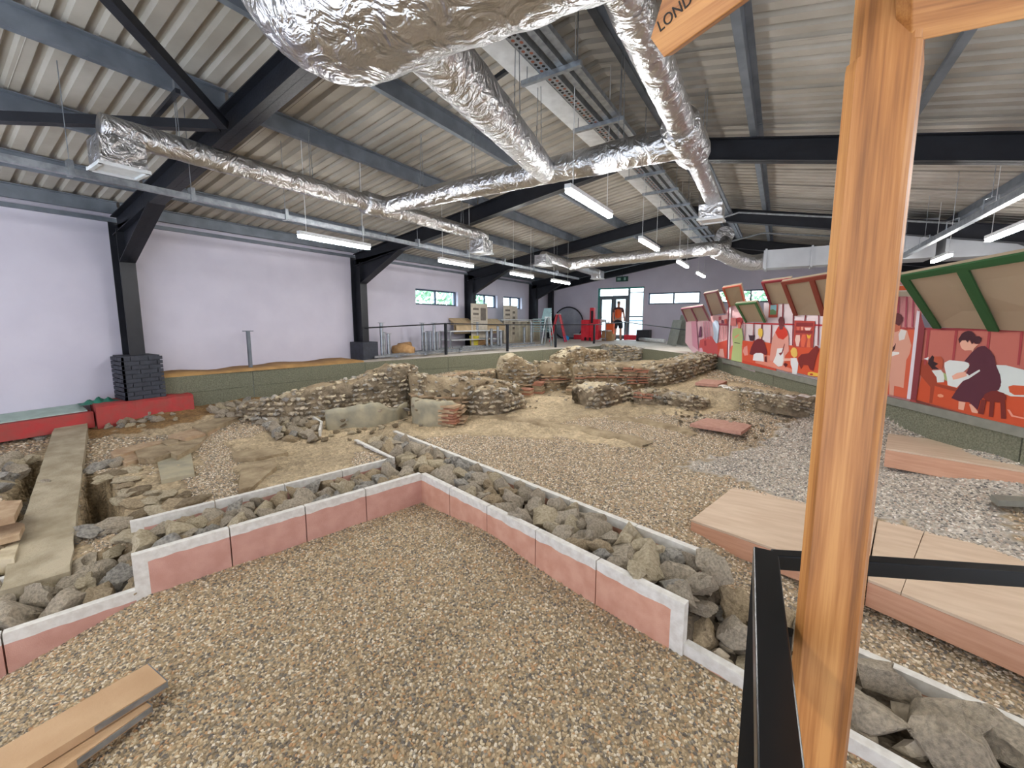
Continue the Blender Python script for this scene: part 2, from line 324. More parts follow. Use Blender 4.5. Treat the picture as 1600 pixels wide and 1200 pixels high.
for bi, y in enumerate(BAYS):
    f = thing('portal_frame', (RX, y, 0), ['black steel frame behind the viewpoint', 'second black steel frame behind the viewpoint', 'black steel portal frame nearest on the left, standing on a dark brick plinth', 'second black steel portal frame away, its rafter crossing behind the silver ducts', 'third black steel portal frame away, before the first high window pair', 'farthest black steel portal frame, beside the last small left windows'][bi], 'steel frame', 'portal frames')
    mb = MB(); ibeam(mb, (XW+.12, y, rz_(XW+.12)), (RX, y, RZ), .30); mb.build('rafter', 'black_steel', f)
    mb = MB(); ibeam(mb, (RX, y, RZ), (XR-.12, y, rz_(XR-.12)), .30); mb.build('rafter', 'black_steel', f)
    for xe, sg in ((XW+.02, 1), (XR-.02, -1)):
        zt_ = rz_(xe); mb = MB(); w2 = .34
        zb = 1.45 if (bi == 2 and sg > 0) else (ZF(y)+.0 if sg > 0 else .0)
        if bi in (3,) and sg > 0: zb = 1.45
        mb.box((xe+sg*.01, y, (zb+zt_)/2), (.014, .2, zt_-zb)).box((xe+sg*w2, y, (zb+zt_-.2)/2), (.014, .2, zt_-.2-zb)).box((xe+sg*w2/2, y, (zb+zt_-.1)/2), (w2, .012, zt_-.1-zb))
        mb.build('column', 'black_steel', f)
        mb = MB(); x2 = xe+sg*1.75; x1_ = xe+sg*w2
        za = zt_-.72; zc = rz_(x2)-.30
        mb.prism([(x1_, y-.006, za), (x2, y-.006, zc), (x2, y-.006, zc+.05), (x1_, y-.006, zt_-.1)], (0, .012, 0))
        mb.prism([(x1_, y-.1, za), (x2, y-.1, zc), (x2, y-.1, zc+.014), (x1_, y-.1, za+.014)], (0, .2, 0)); mb.build('haunch', 'black_steel', f)
# corner post at the end wall
MB().box((XW+.2, YE-.1, 2.2), (.22, .18, 2.9)).build('corner_post', 'black_steel', label='black steel post in the far left corner', cat='steel post')
# gable rafter
gf = thing('gable_rafter', (RX, YE-.1, 4), 'black steel rafter along the top of the far end wall', 'steel frame'); mb = MB(); ibeam(mb, (XW+.12, YE-.12, rz_(XW)), (RX, YE-.12, RZ), .28); ibeam(mb, (RX, YE-.12, RZ), (XR-.1, YE-.12, rz_(XR)), .28); mb.build('beam', 'black_steel', gf)
# wind bracing in the first bay
MB().bar(GY(350, 196, 2.3), G(150, -25, 4.45), .09, .09).build('brace', 'black_steel', label='black diagonal roof brace running up out of the top edge', cat='roof brace')
MB().bar(GY(342, 197, 2.3), G(-40, 182, 3.9), .09, .09).build('brace', 'black_steel', label='black horizontal looking roof brace meeting the nearest frame from the left edge', cat='roof brace')
# boarding joints on the left wall and the eaves trim
MB().box((XW+.03, (YB+YE)/2, EZL-.03), (.08, YE-YB, .06)).build('trim_1', 'purlin_steel', kind='structure')

# ------------------------------------------------------------------ ducts
def dens(path, st=.06):
    out = []; path = [Vector(p) for p in path]
    for a, b in zip(path, path[1:]):
        n = max(1, int((b-a).length/st)); out += [a.lerp(b, i/n) for i in range(n)]
    out.append(path[-1]); return out
def rnd(path, r, k=8):           # round the corners of a polyline
    path = [Vector(p) for p in path]; out = [path[0]]
    for a, b, c in zip(path, path[1:], path[2:]):
        p = b+(a-b).normalized()*min(r, (a-b).length*.45); q = b+(c-b).normalized()*min(r, (c-b).length*.45)
        for i in range(k+1):
            t = i/k; out.append(p*(1-t)**2 + b*2*t*(1-t) + q*t*t)
    out.append(path[-1]); return out
def duct(par, path, r, name='duct_run', n=40, wob=.05, bend=.3, st=.04, seed=0):
    mb = MB(); mb.tube(dens(rnd(path, bend), st), r, n, wob=wob, seed=seed); return mb.build(name, 'foil', par, smooth=True)
def hanger(par, x, y, z0):
    for dx in (-.03, .03): MB().tube([(x+dx, y, z0), (x+dx*.3, y, rz_(x)+.1)], .004, 5).build('hanger_wire', 'galvanised', par)
ZD = 3.7
da = thing('duct_branch', (-5.15, 4.4, ZD), 'long thin foil-wrapped air duct on the left, hanging above the left lights', 'air duct')
duct(da, [(-5.15, 1.32, ZD), (-5.15, 7.0, ZD)], .113, st=.035, seed=3)
duct(da, [(-5.15, 4.1, ZD), (-5.15, 4.7, ZD)], .155, 'tee_sleeve', seed=9)
def diffuser(par, x, y, z, s=.32, h=.24, m='foil'):
    mb = MB().box((x, y, z-.05-h/2), (s, s, h)); d = mb.build('outlet_box', m, par)
    mb = MB()
    for a, b, c, e in ((0, -s/2, s+.04, .03), (0, s/2, s+.04, .03), (-s/2, 0, .03, s+.04), (s/2, 0, .03, s+.04)): mb.box((x+a, y+b, z-.055-h), (c, e, .03))
    mb.box((x, y, z-.05-h), (s-.04, s-.04, .004))
    mb.build('grille', 'white_plastic', d)
diffuser(da, -5.15, 1.42, ZD-.05); diffuser(da, -5.15, 6.9, ZD-.05)
for y in (1.9, 3.3, 5.2, 6.3): hanger(da, -5.15, y, ZD+.1)
dc = thing('cross_duct', (-3, 4.4, ZD), 'foil-wrapped cross duct joining the left and right ceiling ducts', 'air duct')
duct(dc, [(-5.1, 4.4, ZD), (-3.6, 4.42, ZD), (-2.0, 4.42, ZD), (-.85, 4.42, ZD)], [.165]*400, seed=5) if False else None
pth = dens([(-5.1, 4.4, ZD), (-.85, 4.42, ZD)], .04); MB().tube(pth, [.115+.035*i/len(pth) for i in range(len(pth))], 40, wob=.05, seed=5).build('duct_run', 'foil', dc, smooth=True)
for x in (-4.3, -3.4, -1.5): hanger(dc, x, 4.4, ZD+.15)
db = thing('duct_branch', (-.85, 4.4, ZD), 'foil-wrapped air duct near the ridge, ending in an outlet above the far gallery', 'air duct')
pth = dens([(-.72, -.6, ZD), (-.85, 4.4, ZD), (-.92, 6.7, ZD)], .04)
MB().tube(pth, [(.115 if p.y < 4.4 else .10) for p in pth], 40, wob=.05, seed=11).build('duct_run', 'foil', db, smooth=True)
duct(db, [(-.86, 4.05, ZD), (-.86, 4.75, ZD)], .165, 'tee_sleeve', bend=.1, seed=2, wob=.07)
diffuser(db, -.93, 6.72, ZD-.02, .30, .2)
for y in (2.4, 5.6): hanger(db, -.9, y, ZD+.1)
# the big main duct
dm = thing('main_duct', (-1.7, 1.5, 3.4), 'huge crinkled foil main duct looming over the foreground', 'air duct')
ZM = 3.42
pb_ = G(486, 36, ZM); pa = pb_+Vector((-.12, -.22, 1.2)); pc = G(880, -155, ZM+.05)
main = rnd([pa, pb_, pc + (pc-pb_)*.8], .34, 14)
MB().tube(dens(main, .03), .305, 64, wob=.05, seed=21).build('duct_run', 'foil', dm, smooth=True)
q = pb_.lerp(pc, .18); e = Vector((-2.35, 4.35, ZD-.02)); pth = dens([G(640, 30, ZM), e], .035); MB().tube(pth, [.165-.04*i/len(pth) for i in range(len(pth))], 40, wob=.045, seed=31).build('take_off', 'foil', dm, smooth=True)
for u in (.62, .9):
    p = G(640, 30, ZM).lerp(e, u); hanger(dm, p.x, p.y, p.z+.15)
# far ducts
df = thing('far_duct', (-3, 11, 3.6), 'distant foil-wrapped duct crossing the hall before the end wall', 'air duct')
duct(df, [(-5.1, 11.0, 3.6), (-1.35, 11.0, 3.7)], .16, st=.06, seed=4)
duct(df, [(-5.1, 9.4, 3.62), (-5.1, 13.1, 3.55)], .12, st=.06, seed=6); diffuser(df, -5.1, 9.4, 3.68); diffuser(df, -5.1, 13.1, 3.66)
duct(df, [(-1.45, 11.0, 3.7), (-1.2, 11.2, 3.75), G(1130, 372, 4.0)], .14, 'elbow', st=.05, bend=.2, seed=8)
pe = G(1131, 372, 4.0); MB().tube([pe+Vector((.05, -.2, .05)), pe+Vector((-.02, .05, 0))], .2, 20).build('outlet', 'foil', df)
duct(df, [(-1.4, 11.05, 3.68), (-1.05, 11.6, 3.5), (-.75, 12.0, 3.42), (-.45, 12.1, 3.45)], .19, 'elbow', st=.05, bend=.25, seed=12)
df2 = thing('air_handler', (1, 12, 3.4), 'grey galvanised rectangular duct and ventilation unit high at the far right', 'ventilation unit')
MB().box((.55, 12.1, 3.47), (2.0, .5, .42)).build('rectangular_duct', 'duct_steel', df2)
for x in (-.4, .5, 1.4): MB().box((x, 12.1, 3.47), (.04, .56, .48)).build('flange', 'duct_steel', df2)
MB().box((1.9, 11.9, 3.62), (1.1, .8, .75)).build('unit_casing', 'duct_steel', df2); MB().box((1.55, 11.48, 3.68), (.6, .02, .38)).build('intake_grille', 'black_steel', df2)
MB().box((3.5, 11.9, 3.5), (1.8, .7, .55)).build('rectangular_duct', 'duct_steel', df2)
duct(df2, [(4.2, 10.2, 3.4), (4.3, 7.4, 3.4)], .28, 'foil_duct', st=.08, seed=14)

# ------------------------------------------------------------------ lamps
mat('tube_light', (1, .985, .96), .5, c2=(1, .985, .96), emis=LAMP_E)
def lamp(x, y, z, L, lab, grp, wires=True, powr=1.0):
    t = thing('strip_light', (x, y, z), lab, 'strip light', grp)
    MB().box((x, y, z+.035), (.07, L, .045)).build('housing', 'white_plastic', t)
    MB().box((x, y, z-.01), (.055, L-.02, .035)).build('diffuser', 'tube_light', t)
    for s_ in (-1, 1):
        MB().tube([(x, y+s_*L*.4, z+.05), (x, y+s_*L*.4, rz_(x)+.2)], .004, 5).build('suspension_wire', 'white_plastic', t)
for i, (y0, y1) in enumerate(((3.94, 5.18), (6.89, 8.03), (9.81, 10.91), (12.34, 13.55))):
    lamp(-1.98+.0*i if i else -1.87, (y0+y1)/2, 3.3, y1-y0, ['nearest lit strip light under the ridge, brightest of all', 'second lit strip light under the ridge', 'third lit strip light under the ridge', 'farthest small lit strip light under the ridge'][i], 'strip lights under the ridge')
for i, (y0, y1) in enumerate(((3.17, 4.28), (5.81, 6.8), (8.22, 9.23), (10.27, 11.38))):
    lamp(-5.3, (y0+y1)/2, 3.1, y1-y0, ['nearest lit strip light over the left wall, beneath the pale cable channel', 'second lit strip light over the left wall', 'third lit strip light over the left wall, before the twin windows', 'farthest lit strip light over the left wall'][i], 'strip lights over the left walkway')
for i, (y0, y1) in enumerate(((6.4, 7.6) if 0 else (7.3, 8.43), (9.9, 10.88))):
    lamp(2.3, (y0+y1)/2, 3.1, y1-y0, ['lit strip light cut off by the right edge above the green canopy', 'lit strip light right of the wooden post above the green canopy'][i], 'strip lights over the mural')
for x, y, wh in ((-1.9, -.75, 'just above and left of the signpost'), (-1.9, -3.2, 'under the ridge, farther back'), (-5.3, -.8, 'on the left side, nearer'), (-5.3, -3.6, 'on the left side, farther back'), (2.3, 4.0, 'on the right side, before the mural'), (2.3, 1., 'on the right side, level with the signpost'), (2.3, -2.2, 'on the right side, farthest back')):
    lamp(x, y, 3.3 if x == -1.9 else 3.1, 1.15, 'strip light outside the frame '+wh, 'strip lights behind the viewpoint')

# ------------------------------------------------------------------ cable trays and channels
ct = thing('cable_tray', (-1.9, 8, 4.3), 'long galvanised cable tray bundle hung under the ridge', 'cable tray')
MB().box((-2.27, 6, 4.44), (.26, 20, .05)).build('pale_trunking', 'white_plastic', ct)
mb = MB().box((-1.93, 6, 4.33), (.004, 20, .07)).box((-2.05, 6, 4.33), (.004, 20, .07)).box((-1.99, 6, 4.30), (.12, 20, .004)); mb.build('tray', 'galvanised', ct)
mb = MB().box((-1.84, 6, 4.34), (.06, 20, .08)).box((-1.74, 6, 4.34), (.07, 20, .05)); mb.build('conduit', 'galvanised', ct)
mat('tray_holes', S(40, 38, 38), .8); mat('tray_orange', S(160, 96, 74), .7)
mb = MB(); k = 0; y = 2.0
while y < 11:
    for x in (-2.015, -1.965):
        P = [(x+.017*math.cos(a*math.pi/3), y+.02*math.sin(a*math.pi/3), 4.2975) for a in range(6)]; mb.poly(P, [tuple(range(6))], 0 if k % 3 else 1); k += 1
    y += .055
mb.build('tray_slots', ['tray_holes', 'tray_orange'], ct, kind='stuff')
for y in [2.6, 3.7, 4.9, 5.9, 6.9, 7.9, 9, 10.2, 11.4, 12.6, 14]:
    MB().box((-1.95, y, 4.275), (.62, .045, .045)).build('support_bar', 'galvanised', ct)
    for x in (-2.2, -1.68): MB().tube([(x, y, 4.27), (x, y, 4.8)], .005, 5).build('drop_rod', 'galvanised', ct)
for x, nm in ((-1.22, 'ridge'), ):
    MB().box((x, 5.5, 4.52), (.10, 18, .12)).box((x+.08, 5.5, 4.5), (.05, 18, .05)).build('ridge_channel', 'purlin_steel', label='grey steel channel running along the ridge beside the right duct', cat='channel')
cl = thing('cable_channel', (-5.7, 5, 3.38), 'pale grey cable channel hung along the left side above the strip lights', 'cable channel')
MB().box((-5.62, 5.5, 3.37), (.06, 14.5, .06)).build('channel', 'galvanised', cl)
for y in [1.2, 2.15, 3.2, 4.4, 5.6, 7, 8.4, 9.8, 11.2]:
    MB().box((-5.62, y, 3.40), (.09, .04, .14)).build('bracket', 'galvanised', cl); MB().tube([(-5.62, y, 3.45), (-5.62, y, rz_(-5.62)+.1)], .004, 5).build('drop_rod', 'galvanised', cl)
cr_ = thing('cable_channel', (2.0, 8, 3.3), 'pale grey cable channel hung on the right above the mural canopies', 'cable channel')
MB().box((1.98, 8.2, 3.3), (.07, 7.6, .08)).build('channel', 'galvanised', cr_)
for y in [5.2, 6.2, 7.3, 8.6, 10, 11.4]:
    MB().tube([(1.92, y, 3.3), (1.92, y, 3.42), (2.04, y, 3.46), (2.04, y, 3.3)], .008, 5).build('bracket', 'galvanised', cr_); MB().tube([(1.98, y, 3.45), (1.98, y, rz_(1.98)+.1)], .004, 5).build('drop_rod', 'galvanised', cr_)
cf = thing('conduit_pipe', (0, 9, 4), 'thin pale conduit crossing right of the ridge before the third frame', 'conduit')
MB().tube([(-1.75, 10.9, 4.25), (-.95, 10.9, 4.42), (2.6, 10.9, 3.75)], .02, 6).build('pipe', 'galvanised', cf)
MB().tube([(-1.4, 14.2, 4.35), (-.6, 14.2, 4.5), (2.2, 14.2, 4.05)], .025, 6).build('pipe', 'galvanised', cf)
# dangling short rails over the cross duct
sr = thing('unistrut_rail', (-2.7, 3.2, 4.3), 'short black slotted rail with two hanging wires left of the ridge', 'rail')
MB().bar(G(752, 138, 4.45), G(832, 82, 4.5), .04, .04).build('rail', 'black_steel', sr)
sr = thing('unistrut_rail', (-5.1, 1.8, 4.1), 'short black slotted rail above the end of the left duct', 'rail')
MB().bar(G(240, 185, 4.15), G(278, 142, 4.15), .04, .04).build('rail', 'black_steel', sr)

# ------------------------------------------------------------------ the excavation: frame of the ancient building
ZT = .32
C0 = G(658, 740, ZT); E1 = G(1070, 945, ZT); du = Vector((E1.x-C0.x, E1.y-C0.y)).normalized(); dv = Vector((-du.y, du.x))
def UV(p): q = Vector((p[0]-C0.x, p[1]-C0.y)); return q.dot(du), q.dot(dv)
def W(u, v, z=0): return Vector((C0.x+du.x*u+dv.x*v, C0.y+du.y*u+dv.y*v, z))
uE1 = UV(E1)[0]; vE2 = UV(G(205, 870, ZT))[1]; WT = .70; uB = UV(G(1135, 870, ZT))[0]; WL = .72
ZLOW = .055; ZLOWL = .05
CP = [(1000,800,.27),(700,700,.31),(900,750,.29),(1150,720,.35),(1060,760,.30),(800,640,.44),(900,625,.47),(1000,680,.42),(1250,760,.32),(1190,650,.55),(1180,592,.85),(1250,612,.82),(1130,575,.9),(1280,720,.40),(1400,665,.72),(1590,712,.72),(1500,790,.42),(1590,820,.36),(1590,1070,.02),(1450,1000,.02),(1350,950,.04),(1150,830,.22),(1160,900,.06),(1500,870,.25),
(250,637,.5),(390,619,.5),(300,645,.45),(60,700,.30),(60,668,.4),(150,730,.25),(300,720,.25),(450,720,.25),(500,680,.28),(250,690,.3),(380,670,.35),(600,600,.55),(700,590,.58),(850,570,.66),(960,550,.8),(1080,565,.9),(0,900,.12),(100,850,.12),(640,665,.33),(560,575,.62),(700,575,.66)]
cpw = np.array([[*G(x, y, z)[:2], z] for x, y, z in CP])
def hbase(X, Y):
    X = np.asarray(X, float); Y = np.asarray(Y, float); d2 = (X[..., None]-cpw[:, 0])**2+(Y[..., None]-cpw[:, 1])**2+.05
    k = 1/d2**1.6; return (k*cpw[:, 2]).sum(-1)/k.sum(-1)
def inpoly(X, Y, P):
    X = np.asarray(X, float); Y = np.asarray(Y, float); r = np.zeros(X.shape, bool); n = len(P)
    for i in range(n):
        x0, y0 = P[i][0], P[i][1]; x1, y1 = P[(i+1) % n][0], P[(i+1) % n][1]
        c = ((y0 > Y) != (y1 > Y)) & (X < (x1-x0)*(Y-y0)/((y1-y0) or 1e-9)+x0); r ^= c
    return r
def PZ(pts, z): return [G(x, y, z) for x, y in pts]
HOLE = PZ([(128,790),(135,745),(175,752),(190,790),(215,812),(185,820),(150,800),(122,830)], .2)
HOLE2 = PZ([(0,880),(0,800),(55,730),(85,728),(60,800),(35,905),(0,912)], .2)
TERR = [G(1085, 606, .85), G(1272, 628, .82), Vector((2.2, 5.9, 0)), Vector((2.2, 7, 0)), Vector((-1.4, 12, 0)), G(1100, 570, .9)]
HSL = PZ([(495,672),(640,655),(735,650),(735,628),(640,640),(500,650)], .3)
def terrain(X, Y):
    X = np.asarray(X, float); Y = np.asarray(Y, float); h = hbase(X, Y)
    U = (X-C0.x)*du.x+(Y-C0.y)*du.y; V = (X-C0.x)*dv.x+(Y-C0.y)*dv.y
    h = np.where(inpoly(X, Y, TERR), np.maximum(h, .82), h)
    h = np.where(inpoly(X, Y, HOLE), -.45, h); h = np.where(inpoly(X, Y, HOLE2), -.1, h)
    T = .045
    h = np.where((U > -1.75) & (U < uE1) & (V >= T) & (V < WT-.01), .10, h); h = np.where((U >= uE1) & (V >= T) & (V < WT-.01), -.02, h)
    h = np.where((U > -WL-.01) & (U <= -T) & (V < T) & (V > vE2), .10, h); h = np.where((U > -WL-.01) & (U <= -T) & (V <= vE2), -.04, h)
    fr = -.02 - .30*np.clip(vE2+.05-V, 0, .75)*np.clip(1-U/1.3, 0, 1) + .09*np.exp(-((U-1.1)/.6)**2)*np.clip(1+V/.9, 0, 1)
    h = np.where((U > -T) & (V < T), fr, h)
    return h
def TZ(x, y): return float(terrain([x], [y])[0])
def GT(px, py):                                  # point of the ground seen at a photo point
    z = .4
    for _ in range(40):
        p = G(px, py, z); z += (TZ(p.x, p.y)-z)*.5
    return G(px, py, z)
# ground mesh
gx = np.arange(XW, XR+.01, .045); gy = np.arange(-3.5, YE+.01, .045)
nx, ny = len(gx), len(gy); GXX, GYY = np.meshgrid(gx, gy); HH = terrain(GXX, GYY)
def vnoise(X, Y, s, seed):
    rs = np.random.RandomState(seed); n = 97; t = rs.rand(n, n); x = X*s+50; y = Y*s+50; xi = np.floor(x).astype(int); yi = np.floor(y).astype(int); fx = x-xi; fy = y-yi; fx = fx*fx*(3-2*fx); fy = fy*fy*(3-2*fy)
    g_ = lambda a, b: t[a % n, b % n]
    return (g_(xi, yi)*(1-fx)*(1-fy)+g_(xi+1, yi)*fx*(1-fy)+g_(xi, yi+1)*(1-fx)*fy+g_(xi+1, yi+1)*fx*fy)-.5
UU = (GXX-C0.x)*du.x+(GYY-C0.y)*du.y; VV = (GXX-C0.x)*dv.x+(GYY-C0.y)*dv.y
WX = GXX+.22*vnoise(GXX, GYY, 3, 1)+.16*vnoise(GXX, GYY, 11, 31); WY = GYY+.22*vnoise(GXX, GYY, 3, 2)+.16*vnoise(GXX, GYY, 11, 32)
front = (UU > -.04) & (VV < .04)
trough = ((VV > -.03) & (VV < WT) & (UU > -1.75)) | ((UU > -WL) & (UU < .03) & (VV < .03))
mort = np.zeros(GXX.shape, bool)
for P, z in (([(350,700),(480,665),(552,690),(556,732),(420,792),(370,802),(385,720)], .25), ([(760,652),(820,620),(930,612),(970,640),(850,658)], .45), ([(700,655),(735,650),(900,662),(1000,688),(1015,700),(880,676),(700,668)], .42),
             ([(440,640),(640,600),(880,560),(1110,560),(1120,600),(1090,612),(1000,645),(930,645),(820,652),(650,666),(620,676),(500,685),(430,665)], .5), ([(240,720),(298,700),(306,742),(250,752)], .25), ([(150,760),(200,730),(290,770),(320,790),(210,815)], .22),
             ([(1000,640),(1085,610),(1270,650),(1260,655),(1150,645),(1090,650)], .5), ([(0,760),(90,700),(130,700),(100,900),(0,920)], .2), ([(120,650),(300,636),(560,592),(570,606),(440,632),(400,640),(280,660),(120,668)], .47)):
    mort |= inpoly(WX, WY, PZ(P, z))
pale = np.zeros(GXX.shape, bool)
for P, z in (([(1060,720),(1180,702),(1262,652),(1300,640),(1600,745),(1600,880),(1380,800),(1240,772),(1130,735)], .4),): pale |= inpoly(WX, WY, PZ(P, z))
dirt = inpoly(WX, WY, PZ([(120,655),(250,634),(400,612),(560,588),(565,598),(420,628),(300,650),(120,668)], .49))
HH = HH + np.where(mort & ~front, .05*vnoise(GXX, GYY, 3, 3)+.035*vnoise(GXX, GYY, 9, 4), .012*vnoise(GXX, GYY, 5, 5))
col = np.zeros(GXX.shape+(4,)); col[..., 3] = 1; nz = (vnoise(GXX, GYY, 2.2, 6)+.6*vnoise(GXX, GYY, 9, 7))[..., None]
def lc(a): return np.array(S(*a))
col[..., :3] = lc((160, 141, 112))*(1+.25*nz)
col[..., :3] = np.where(pale[..., None], lc((188, 180, 168))*(1+.2*nz), col[..., :3])
col[..., :3] = np.where(mort[..., None], lc((182, 163, 132))*(1+.4*nz), col[..., :3])
col[..., :3] = np.where(dirt[..., None], lc((150, 118, 76))*(1+.4*nz), col[..., :3])
col[..., :3] = np.where((trough & ~front)[..., None], lc((104, 92, 76))*(1+.3*nz), col[..., :3])
me = bpy.data.meshes.new('floor'); V = np.stack([GXX, GYY, HH], -1).reshape(-1, 3)
idx = np.arange(nx*ny).reshape(ny, nx); F = np.stack([idx[:-1, :-1], idx[:-1, 1:], idx[1:, 1:], idx[1:, :-1]], -1).reshape(-1, 4)
# keep only the pit: inside the kerb and mural lines
KZ = lambda y: ZF(y)
kl = [Vector((XW, -3.6, 1.03)), Vector((XW, 2.62, 1.03)), Vector((XW+.34, 2.66, 1.03)), Vector((-8.72, 4.1, 1.03)), G(570, 566, 1.03), G(700, 557, 1.05), G(962, 539, 1.17)]
MA = G(1130, 560, 1.17); MBp = G(1600, 668, 1.03); md = (MBp-MA); md.z = 0; mdn = md.normalized(); mn = Vector((mdn.y, -mdn.x, 0))
if mn.dot(EYE-MA) < 0: mn = -mn
MEND = MBp + mdn*5.5; MEND.z = 1.03
pitpoly = kl + [MA, MEND, Vector((MEND.x, -3.6, 0))]
fc = V[F].mean(1); keep = inpoly(fc[:, 0], fc[:, 1], [(p.x-.05 if i < 7 else p.x+.06, p.y+(.08 if 5 < i < 8 else 0)) for i, p in enumerate(pitpoly)])
Fk = F[keep]
def fast_mesh(name, V, F):
    m = bpy.data.meshes.new(name); m.vertices.add(len(V)); m.vertices.foreach_set('co', V.astype(np.float32).ravel()); m.loops.add(F.size); m.loops.foreach_set('vertex_index', F.astype(np.int32).ravel())
    m.polygons.add(len(F)); m.polygons.foreach_set('loop_start', np.arange(0, F.size, F.shape[1], dtype=np.int32)); m.polygons.foreach_set('loop_total', np.full(len(F), F.shape[1], np.int32)); m.update(calc_edges=True); return m
def compact(F): u, inv = np.unique(F, return_inverse=True); return u, inv.reshape(F.shape)
u_, F2 = compact(Fk); me = fast_mesh('floor', V[u_], F2)
ca = me.color_attributes.new('tint', 'FLOAT_COLOR', 'POINT'); ca.data.foreach_set('color', col.reshape(-1, 4)[u_].astype(np.float32).ravel())
me.polygons.foreach_set('use_smooth', [True]*len(F2))
gm = bpy.data.materials.new('ground'); gm.use_nodes = True; N = gm.node_tree.nodes; L = gm.node_tree.links; b = N['Principled BSDF']; b.inputs['Roughness'].default_value = .95
at = N.new('ShaderNodeAttribute'); at.attribute_name = 'tint'; tc = N.new('ShaderNodeTexCoord')
vo = N.new('ShaderNodeTexVoronoi'); vo.inputs['Scale'].default_value = 42; L.new(tc.outputs['Object'], vo.inputs['Vector']); sp = N.new('ShaderNodeSeparateColor'); L.new(vo.outputs['Color'], sp.inputs[0])
no = N.new('ShaderNodeTexNoise'); no.inputs['Scale'].default_value = 12; no.inputs['Detail'].default_value = 9; L.new(tc.outputs['Object'], no.inputs['Vector'])
mr = N.new('ShaderNodeMapRange'); mr.inputs[3].default_value = .72; mr.inputs[4].default_value = 1.2; L.new(sp.outputs[0], mr.inputs[0])
mr2 = N.new('ShaderNodeMapRange'); mr2.inputs[1].default_value = .3; mr2.inputs[2].default_value = .7; mr2.inputs[3].default_value = .78; mr2.inputs[4].default_value = 1.12; L.new(no.outputs['Fac'], mr2.inputs[0])
ml = N.new('ShaderNodeMath'); ml.operation = 'MULTIPLY'; L.new(mr.outputs[0], ml.inputs[0]); L.new(mr2.outputs[0], ml.inputs[1])
vm = N.new('ShaderNodeVectorMath'); vm.operation = 'SCALE'; L.new(at.outputs['Color'], vm.inputs[0]); L.new(ml.outputs[0], vm.inputs['Scale']); L.new(vm.outputs[0], b.inputs['Base Color'])
bp = N.new('ShaderNodeBump'); bp.inputs['Distance'].default_value = .012; bp.inputs['Strength'].default_value = .8; ad = N.new('ShaderNodeMath'); ad.operation = 'ADD'; L.new(vo.outputs['Distance'], ad.inputs[0]); L.new(no.outputs['Fac'], ad.inputs[1]); L.new(ad.outputs[0], bp.inputs['Height']); L.new(bp.outputs[0], b.inputs['Normal'])
me.materials.append(gm); fl = bpy.data.objects.new('floor', me); COL.objects.link(fl); fl['kind'] = 'structure'

# pebbles: loose gravel nobody could count, scattered with geometry nodes
def gravel(name, label, mask, density, size, material, seed):
    m_ = mask.reshape(-1); Fm = Fk[m_[Fk].all(1)]; u, f2 = compact(Fm); m = fast_mesh(name, V[u], f2); o = bpy.data.objects.new(name, m); COL.objects.link(o)
    tag(o, label, 'gravel', kind='stuff'); m.materials.append(MC[material])
    ng = bpy.data.node_groups.new(name+'_scatter', 'GeometryNodeTree'); ng.interface.new_socket('Geometry', in_out='INPUT', socket_type='NodeSocketGeometry'); ng.interface.new_socket('Geometry', in_out='OUTPUT', socket_type='NodeSocketGeometry')
    N = ng.nodes; L = ng.links; gi = N.new('NodeGroupInput'); go = N.new('NodeGroupOutput')
    dp = N.new('GeometryNodeDistributePointsOnFaces'); dp.inputs['Density'].default_value = density; dp.inputs['Seed'].default_value = seed; L.new(gi.outputs[0], dp.inputs['Mesh'])
    ic = N.new('GeometryNodeMeshIcoSphere'); ic.inputs['Radius'].default_value = size; ic.inputs['Subdivisions'].default_value = 1
    sm = N.new('GeometryNodeSetMaterial'); sm.inputs['Material'].default_value = MC[material]; L.new(ic.outputs[0], sm.inputs[0])
    ip = N.new('GeometryNodeInstanceOnPoints'); L.new(dp.outputs['Points'], ip.inputs['Points']); L.new(sm.outputs[0], ip.inputs['Instance'])
    r1 = N.new('FunctionNodeRandomValue'); r1.data_type = 'FLOAT_VECTOR'; r1.inputs[0].default_value = (-.6, -.6, 0); r1.inputs[1].default_value = (.6, .6, 6.28); L.new(r1.outputs[0], ip.inputs['Rotation'])
    r2 = N.new('FunctionNodeRandomValue'); r2.data_type = 'FLOAT_VECTOR'; r2.inputs[0].default_value = (.8, .55, .4); r2.inputs[1].default_value = (1.45, 1.05, .75); r2.inputs['Seed'].default_value = 5; L.new(r2.outputs[0], ip.inputs['Scale'])
    L.new(ip.outputs[0], go.inputs[0]); md_ = o.modifiers.new('scatter', 'NODES'); md_.node_group = ng; return o
grav = ~mort & ~trough & ~dirt & ~inpoly(GXX, GYY, HOLE) & ~inpoly(GXX, GYY, HOLE2)
near = front & (GXX > -6) & (GYY > -.6) & (GXX < 1.6)
DIST = np.hypot(GXX, GYY)
mid = grav & ~front & ~pale & (DIST < 7.5) & (GYY > .2); palem = grav & pale & ~front & (GYY > .5)
far = grav & ~front & ~pale & (DIST >= 7.4)
bpy.data.materials['pebble']
pm = MC['pebble'].copy(); pm.name = 'pebble_pale'; MC['pebble_pale'] = pm
for i, el in enumerate(pm.node_tree.nodes['Color Ramp'].color_ramp.elements):
    c = el.color; g_ = sum(c[:3])/3; el.color = (min(1, (c[0]*.45+g_*.55)*1.22), min(1, (c[1]*.45+g_*.55)*1.22), min(1, (c[2]*.45+g_*.55)*1.22), 1)
pq = MC['pebble'].copy(); pq.name = 'pebble_mid'; MC['pebble_mid'] = pq
